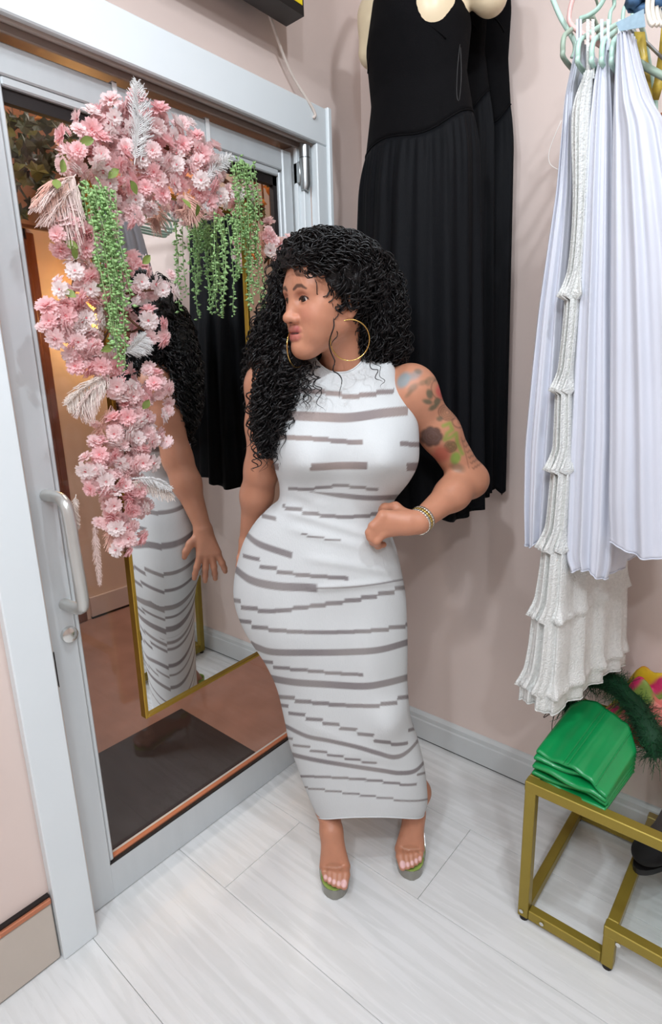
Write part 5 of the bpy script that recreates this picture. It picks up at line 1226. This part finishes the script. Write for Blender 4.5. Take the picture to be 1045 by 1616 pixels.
W_, rw_, iw = garment('lace_dress', 'long white tiered lace dress hanging between the lilac satin dresses', [(112, 924, 934), (157, 904, 930), (203, 901, 928), (306, 905, 924), (384, 901, 920), (436, 894, 916), (472, 891, 912), (514, 888, 909), (579, 881, 902), (618, 876, 899), (696, 873, 899), (737, 870, 899), (822, 862, 893), (865, 855, 890), (908, 850, 890), (965, 840, 887), (1036, 832, 884), (1084, 820, 880), (1112, 818, 878)], -0.43, -0.10, 0.075, lace_m, 6, 0.008,
                        tier=[onY((890, q), -0.43)[2] for q in (470, 620, 742, 868, 985, 1104)], seed=12, group=GRP, sheer=True)
B_, rb, ib = garment('satin_dress', 'lilac satin dress with pointed hem just right of the lace dress', [(70, 950, 960), (120, 938, 962), (203, 928, 966), (306, 922, 966), (410, 918, 966), (488, 912, 966), (592, 905, 968), (696, 899, 970), (737, 897, 968), (822, 894, 966), (882, 892, 962), (903, 902, 956)], -0.415, -0.12, 0.03, lil, 6, 0.008, seed=13, group=GRP)
C_, rc_, ic = garment('satin_dress', 'wide lilac satin dress with tank straps, nearest the right edge', [(52, 974, 992), (110, 971, 1004), (162, 969, 1020), (200, 968, 1042), (306, 966, 1062), (410, 965, 1078), (592, 963, 1095), (696, 962, 1102), (800, 960, 1108), (872, 962, 1112)], -0.44, -0.30, 0.0, lil, 7, 0.007, seed=14, group=GRP)
garment('brown_dress', 'orange-brown dress edge at the far right behind the lilac satin', [(170, 1040, 1110), (300, 1040, 1125), (420, 1047, 1130), (700, 1052, 1140)], -0.29, -0.08, 0.02, mat('rust_fabric', srgb(186, 122, 92), 0.6), 5, 0.006, seed=15, group='garments at the right end of the rail')
# hangers
for i, (px, col_, lab) in enumerate(((914, mint, 'pale mint hanger holding the lace dress'), (936, mint, 'second pale mint hanger from the left of the bundle'), (952, mint, 'third pale mint hanger from the left of the bundle'), (968, mint, 'rightmost pale mint hanger of the bundle'))):
    q = onY((px, 62), -0.43); hanger(q[0], -0.255, q[2] + 0.085, 0.18, col_, lab)
q = onY((905, 70), -0.40); hanger(q[0] - 0.012, -0.255, q[2] + 0.10, 0.17, sage, 'sage green hanger leftmost on the rail')
def bar(name, pts, Y_, r_, m, label, cat='hanger', n=20):
    o = MB().tube(smoothpath([onY(p[:2], Y_ if len(p) < 3 else p[2]) for p in pts], n), r_, 8).build(name, m); tag(o, label, cat); return o
bar('plastic_hanger', [(868, -12), (885, 28), (905, 62), (908, 78), (903, 92)], -0.36, 0.0046, mint, 'pale green hanger arm slanting down at the top left of the rail')
bar('plastic_hanger', [(908, -14), (899, 20), (902, 40), (930, 60), (948, 72)], -0.38, 0.0046, pinkp, 'pale pink hanger bent around the green one')
bar('plastic_hanger', [(958, -10), (945, 12), (930, 24), (915, 30)], -0.34, 0.0046, mint, 'mint hanger arm slanting behind the pink one')
bar('plastic_hanger', [(985, 84), (1010, 100), (1050, 122), (1070, 130)], -0.36, 0.0068, sage, 'thick sage hanger arm at the right edge')
bar('plastic_hanger', [(988, 40), (1015, 62), (1050, 96)], -0.33, 0.0030, mat('grey_wire', srgb(150, 150, 150), 0.4, metal=0.5), 'thin grey wire hanger at the right edge')
# straps of the dresses going up to the hangers
for k, (root, inv, sx) in enumerate(((A_, ia, (912, 916)), (W_, iw, (928, 936)), (B_, ib, (950, 960)), (C_, ic, (978, 990)))):
    for j, xx in enumerate(sx):
        yb = (60, 120, 75, 60)[k]; o = MB().loft([[onY((xx - 2.5, yy), -0.42), onY((xx + 2.5, yy), -0.42), onY((xx + 2.5, yy), -0.417), onY((xx - 2.5, yy), -0.417)] for yy in np.linspace(yb + 4, 30, 8)], cap=True).build('strap', lil if k != 1 else MATS['white_lace'], root, auto=40); o.matrix_parent_inverse = inv
# loose thread by the wall, tag card, leopard strap, cream hangers
tag(MB().tube(smoothpath([onY((886, 190), -0.40), onY((868, 235), -0.40), onY((868, 258), -0.40), onY((884, 268), -0.40), onY((893, 262), -0.40)], 24), 0.0007, 4).build('loose_thread', mat('thread', srgb(235, 230, 225), 0.7)), 'loose pale thread curling off the leftmost lilac dress', 'thread')
cardq = [onY(p, -0.45) for p in ((972, 36), (1016, 14), (1019, 42), (978, 49))]
cd_ = tag(MB().add([q for q in cardq] + [q + np.array((0, 0.0015, 0)) for q in cardq], [(0, 1, 2, 3), (7, 6, 5, 4), (0, 4, 5, 1), (1, 5, 6, 2), (2, 6, 7, 3), (3, 7, 4, 0)]).build('price_tag', mat('blue_tag', srgb(158, 184, 200), 0.25, alpha=0.75, var=0.12, vscale=120), smooth=False), 'pale blue price tag hanging beside the mint hangers', 'tag')
for j in range(4):
    a, b_ = onY((985 + 2, 40 - j * 4.5), -0.4508), onY((1010, 28 - j * 4.5), -0.4508)
leo = mat('leopard_satin', srgb(196, 168, 70), 0.35, var=0.35, vscale=45)
tag(MB().loft([[onY((x_, y_), -0.34), onY((x2, y_), -0.34), onY((x2, y_), -0.325), onY((x_, y_), -0.325)] for x_, x2, y_ in ((1001, 1018, 50), (1006, 1022, 85), (1008, 1026, 115), (1012, 1030, 150), (1018, 1028, 166))], cap=True).build('gold_strap', leo), 'gold patterned strap hanging behind the sage hanger', 'strap')
tag(MB().loft([[onY((x_, y_), -0.31), onY((x2, y_), -0.31), onY((x2, y_), -0.295), onY((x_, y_), -0.295)] for x_, x2, y_ in ((1044, 1060, 40), (1040, 1054, 80), (1032, 1048, 130), (1024, 1040, 158))], cap=True).build('gold_strap', leo), 'gold patterned strap end at the right edge', 'strap')
ivory = mat('ivory_plastic', srgb(238, 228, 212), 0.4)
for j in range(4): bar('ivory_hanger', [(1024 + 7 * j, -10), (1022 + 7 * j, 14), (1026 + 7 * j, 34), (1032 + 7 * j, 40)], -0.43 + 0.01 * j, 0.0042, ivory, ('leftmost', 'second', 'third', 'rightmost')[j] + ' ivory hanger in the top right corner')
den = mat('blue_print_fabric', srgb(70, 104, 140), 0.7, var=0.5, vscale=60)
V, Q_ = [], []
for i in range(14):
    for j in range(8):
        p = onY((990 + 8 * i + 2 * math.sin(j), -14 + 5.0 * j - 1.6 * i * 0), -0.40 + 0.02 * math.sin(i * 1.3) * math.cos(j)); V.append(p)
for i in range(13):
    for j in range(7): Q_.append((i * 8 + j, (i + 1) * 8 + j, (i + 1) * 8 + j + 1, i * 8 + j + 1))
o = npmesh('printed_blouse', V, Q_, den); o.modifiers.new('t', 'SOLIDIFY').thickness = 0.004; tag(o, 'blue and white printed top bunched at the top right', 'garment')

# ================================================================== GOLD BENCH with glass shelves
bx, byf, byb, bz = 0.864, -0.490, -0.060, 0.418
bench = tag(empty('display_bench', (bx, -0.27, 0)), 'gold metal display bench with glass shelves against the wall', 'bench'); BI = Matrix.Translation(bench.location).inverted()
def bpart(mb, nm, m, parent=None, **k): o = mb.build(nm, m, **k); o.parent = parent or bench; o.matrix_parent_inverse = BI; return o
t = 0.014; x2, x3, z2 = 1.068, 2.05, 0.125
for (X_, Y_, z0, z1) in ((bx, byf, 0.012, bz), (bx, byb, 0.012, bz), (x2, byf, 0.012, z2), (x2, byb, 0.012, z2), (x3, byf, 0.012, bz), (x3, byb, 0.012, bz)):
    e = 0.0008
    bpart(MB().box((X_ - t + e, Y_ - t + e, z0), (X_ + t - e, Y_ + t - e, z1 - 2 * t + 0.003), 0.002), 'leg', gold_paint, smooth=False)
    bpart(MB().tube([(X_, Y_, 0.0), (X_, Y_, 0.012)], 0.011, 12), 'foot', dark_gasket, auto=40)
for Y_ in (byf, byb):
    bpart(MB().box((bx - t, Y_ - t, bz - 2 * t), (x3 + t, Y_ + t, bz), 0.002), 'top_rail', gold_paint, smooth=False)
    bpart(MB().box((bx + t, Y_ - t * 0.9, 0.013), (x2 - t, Y_ + t * 0.9, 0.013 + 2 * t), 0.002), 'bottom_rail', gold_paint, smooth=False)
    bpart(MB().box((x2 - t, Y_ - t * 0.95, z2 - 2 * t), (x3 - t, Y_ + t * 0.95, z2), 0.002), 'lower_rail', gold_paint, smooth=False)
for X_ in (bx, x3): bpart(MB().box((X_ - t * 0.95, byf + t, bz - 2 * t), (X_ + t * 0.95, byb - t, bz - 0.0005), 0.002), 'side_rail', gold_paint, smooth=False)
bpart(MB().box((bx - t * 0.9, byf + t, 0.013), (bx + t * 0.9, byb - t, 0.013 + 2 * t), 0.002), 'side_rail', gold_paint, smooth=False)
bpart(MB().box((x2 - t * 0.9, byf + t, z2 - 2 * t), (x2 + t * 0.9, byb - t, z2 - 0.0005), 0.002), 'side_rail', gold_paint, smooth=False)
bpart(MB().box((bx + t, byf + t, bz - 0.008), (x3 - t, byb - t, bz - 0.002)), 'glass_shelf', glass, smooth=False)
bpart(MB().box((x2 + t, byf + t, z2 - 0.008), (x3 - t, byb - t, z2 - 0.002)), 'glass_shelf', glass, smooth=False)
for q in ((bx - 0.003, 0.030), (bx + 0.050, 0.027), (x2 + 0.02, z2 - 0.03)):
    bpart(MB().tube([(q[0], byf - t, q[1]), (q[0], byf - t - 0.002, q[1])], 0.0055, 12), 'screw', chrome, auto=40)
bpart(MB().tube([(x2 + 0.13, byf + 0.008, z2 - 0.002), (x2 + 0.13, byf + 0.008, z2 + 0.006)], 0.010, 14), 'shelf_clip', chrome, auto=40)

# green folded pleather skirt: stacked folds
grn = mat('green_leather', srgb(14, 140, 74), 0.30, var=0.08, vscale=8, bump=0.25, bscale=22, coat=0.25)
gs = tag(empty('green_skirt', (0.97, -0.36, bz)), 'shiny green leather skirt folded in layers on the bench end', 'skirt'); GI2 = Matrix.Translation(gs.location).inverted()
fl_, fr_ = onZ((842, 1222), bz + 0.002), onZ((958, 1275), bz + 0.002); bl_, br_ = onZ((918, 1092), 0.520), onZ((1014, 1172), 0.485)
nlay = 6
for k in range(nlay):
    u = k / (nlay - 1); V = []; nu, nv = 34, 26; zf0 = 0.003 + 0.060 * u; zb0 = 0.003 + 0.060 * u
    for j in range(nv):
        s_ = j / (nv - 1)
        for i in range(nu):
            w = i / (nu - 1); f_ = fl_ + (fr_ - fl_) * w; b_ = bl_ + (br_ - bl_) * w; p = f_ + (b_ - f_) * s_
            p[2] = bz + zf0 + (max(bl_[2], 0) - bz - 0.060) * s_ ** 0.9 * (1 - 0.35 * w) * (0.25 + 0.75 * u) 
            p[2] += 0.005 * math.sin(w * 9 + k * 1.9) * (1 - s_) * (0.4 + 0.6 * u) + (0.0012 * math.sin(w * 26) if k == nlay - 1 else 0)
            p[2] -= 0.050 * max(0, w - 0.80) / 0.2 * u * 0.5
            bulge = 0.010 * math.sin(k * 2.3 + w * 2) + 0.006 * (1 - abs(2 * u - 1)); dirf = (f_ - b_) / np.linalg.norm(f_ - b_); p += dirf * bulge * (1 - s_) ** 3
            rr = max(0, s_ - 0.75) / 0.25; ed = max(0, abs(2 * w - 1) - 0.4) / 0.6; p -= (b_ - f_) * 0.16 * rr * ed ** 2
            V.append(p)
    Q_ = [(j * nu + i, j * nu + i + 1, (j + 1) * nu + i + 1, (j + 1) * nu + i) for j in range(nv - 1) for i in range(nu - 1)]
    o = npmesh('fold', V, Q_, grn, gs); o.matrix_parent_inverse = GI2; sd = o.modifiers.new('t', 'SOLIDIFY'); sd.thickness = 0.007; sd.offset = -1
    if k == nlay - 1:
        for w in (0.40, 0.47, 0.86):
            i = int(w * (nu - 1)); sm_ = MB().tube([np.array(V[j * nu + i]) + (0, 0, 0.0012) for j in range(nv)], 0.0016, 5).build('seam', grn, o)
# green feather-trimmed top behind it
fg = [mat('green_feather', srgb(18, 84, 44), 0.7, var=0.2), mat('green_feather_dark', srgb(10, 56, 30), 0.75, var=0.2)]
ft = tag(empty('feather_top', (1.03, -0.20, bz)), 'dark green feather-trimmed top tucked behind the green leather skirt', 'garment'); FI = Matrix.Translation(ft.location).inverted()
edge = smoothpath([onZ((893, 1120), 0.47), onZ((898, 1085), 0.51), onZ((925, 1070), 0.53), onZ((965, 1078), 0.53), onZ((995, 1105), 0.52), onZ((1022, 1150), 0.50), onZ((1035, 1195), 0.455)], 60)
core = MB().tube(edge, np.interp(np.linspace(0, 1, 60), [0, 0.1, 0.9, 1], [0.012, 0.026, 0.028, 0.014]), 12).build('band', fg[1], ft); core.matrix_parent_inverse = FI
for q in range(2):
    b = MB()
    for i in range(1700):
        k = int(rng.uniform(0, 59.9)); c_ = edge[k]; d = rng.normal(0, 1, 3); d[2] = abs(d[2]) * 0.8 + 0.1 if rng.random() < 0.7 else d[2]; d /= np.linalg.norm(d)
        L_ = rng.uniform(0.014, 0.040); cv = rng.normal(0, 0.012, 3); P_ = [c_ + d * (0.018 + L_ * s_) + cv * s_ * s_ + np.array((0, 0, -0.012 * s_ * s_)) for s_ in np.linspace(0, 1, 5)]
        P_ = [np.array((p[0], min(p[1], -0.03), max(p[2], bz + 0.002))) for p in P_]
        b.tube(P_, np.linspace(0.0009, 0.0004, 5), 3, cap=False)
    o = b.build('feather_fringe', fg[q], ft); o.matrix_parent_inverse = FI; o['kind'] = 'stuff'
# colourful scarf heaped at the back
nu, nv = 90, 60; V = np.zeros((nv, nu, 3)); Cc = np.zeros((nv, nu, 3))
pal = [srgb(206, 120, 40), srgb(222, 184, 40), srgb(196, 44, 96), srgb(120, 140, 60), srgb(214, 120, 110), srgb(168, 60, 40), srgb(230, 200, 80)]
for j in range(nv):
    for i in range(nu):
        a, b_ = i / (nu - 1), j / (nv - 1); x_ = 0.925 + 0.56 * a; y_ = -0.045 - 0.19 * b_ * (0.7 + 0.3 * a)
        hgt = (0.115 + 0.05 * math.exp(-((a - 0.12) / 0.16) ** 2)) * (math.sin(math.pi * min(1, b_ * 0.9 + 0.12)) ** 0.7) * (0.55 + 0.45 * math.sin(math.pi * min(1, a * 1.6 + 0.10)))
        wr = 0.016 * math.sin(a * 31 + 4 * math.sin(b_ * 7)) + 0.012 * math.sin(b_ * 24 + 5 * math.sin(a * 9)) + 0.006 * math.sin(a * 60 + b_ * 33)
        ed = min(1, 8 * min(a, 1 - a, b_, 1 - b_)); V[j, i] = (x_ + 0.012 * math.sin(b_ * 15 + a * 5), min(y_ + 0.010 * math.sin(a * 22), -0.03), bz + 0.004 + max(0.0, hgt + wr) * ed)
        f_ = (a * 3.1 + b_ * 2.3 + 0.55 * math.sin(a * 13 + b_ * 6) + 0.4 * math.sin(b_ * 17 - a * 5)) * 1.6; k = int(math.floor(f_)) % 7; fr2 = f_ - math.floor(f_); c1_, c2_ = np.array(pal[k][:3]), np.array(pal[(k + 1) % 7][:3])
        s_ = np.clip((fr2 - 0.75) / 0.25, 0, 1); Cc[j, i] = c1_ * (1 - s_) + c2_ * s_
id_ = np.arange(nu * nv).reshape(nv, nu); Q_ = np.stack([id_[:-1, :-1], id_[:-1, 1:], id_[1:, 1:], id_[1:, :-1]], -1).reshape(-1, 4)
o = npmesh('printed_scarf', V.reshape(-1, 3), Q_[:, ::-1], mat('printed_silk', srgb(220, 150, 60), 0.5, attr='Col', var=0.1, vscale=20), cols=Cc.reshape(-1, 3)); o.modifiers.new('t', 'SOLIDIFY').thickness = 0.002
tag(o, 'orange, yellow and pink printed scarf heaped at the back of the bench', 'scarf')
tag(MB().tube(smoothpath([onZ((880, 1118), 0.44) , onZ((866, 1128), 0.435), onZ((858, 1132), 0.43), onZ((868, 1120), 0.44), onZ((877, 1118), 0.44), onZ((872, 1140), 0.41), onZ((871, 1154), 0.38)], 30), 0.0012, 5).build('dark_cord', mat('brown_cord', srgb(60, 36, 30), 0.6)), 'thin brown tie cord dangling left of the green skirt', 'cord')
# black boot on the lower shelf
bt = Field((-0.08, -0.16, -0.005), (0.08, 0.12, 0.33), 0.004)
bt.cone((0, 0.045, 0.05), (0, 0.05, 0.21), 0.040, 0.050, 0.02); bt.ell((0, 0.02, 0.045), (0.042, 0.075, 0.040), 0.03); bt.ell((0, -0.075, 0.030), (0.042, 0.070, 0.030), 0.03); bt.ell((0, 0.05, 0.265), (0.044, 0.044, 0.06), 0.004, 'sub')
V, Q_ = bt.mesh(); boot_m = mat('black_suede', srgb(14, 13, 14), 0.8, var=0.2, vscale=30)
bo_me = None
for k, (x_, y_, rz, lab) in enumerate(((1.125, -0.165, -0.35, 'black suede ankle boot at the left of the lower glass shelf'), (1.240, -0.175, -0.30, 'black suede ankle boot behind the first, at the right edge'))):
    root = tag(empty('ankle_boot', (x_, y_, z2 - 0.0018), rz), lab, 'boot', 'black boots on the lower shelf')
    if bo_me is None:
        o1 = npmesh('upper', V + (0, 0, 0.012), Q_, boot_m, root); bo_me = o1.data
        pts = [(0.040 * math.sin(a) * (1 if math.cos(a) < 0 else 0.9), -0.03 + 0.115 * -math.cos(a)) for a in np.linspace(0, 2 * math.pi, 25)[:-1]]
        o2 = MB().prism(pts, 2, 0.0, 0.016).build('sole', mat('black_rubber', srgb(24, 22, 22), 0.5), root, auto=40); so_me = o2.data
    else: link('upper', bo_me, root); link('sole', so_me, root)
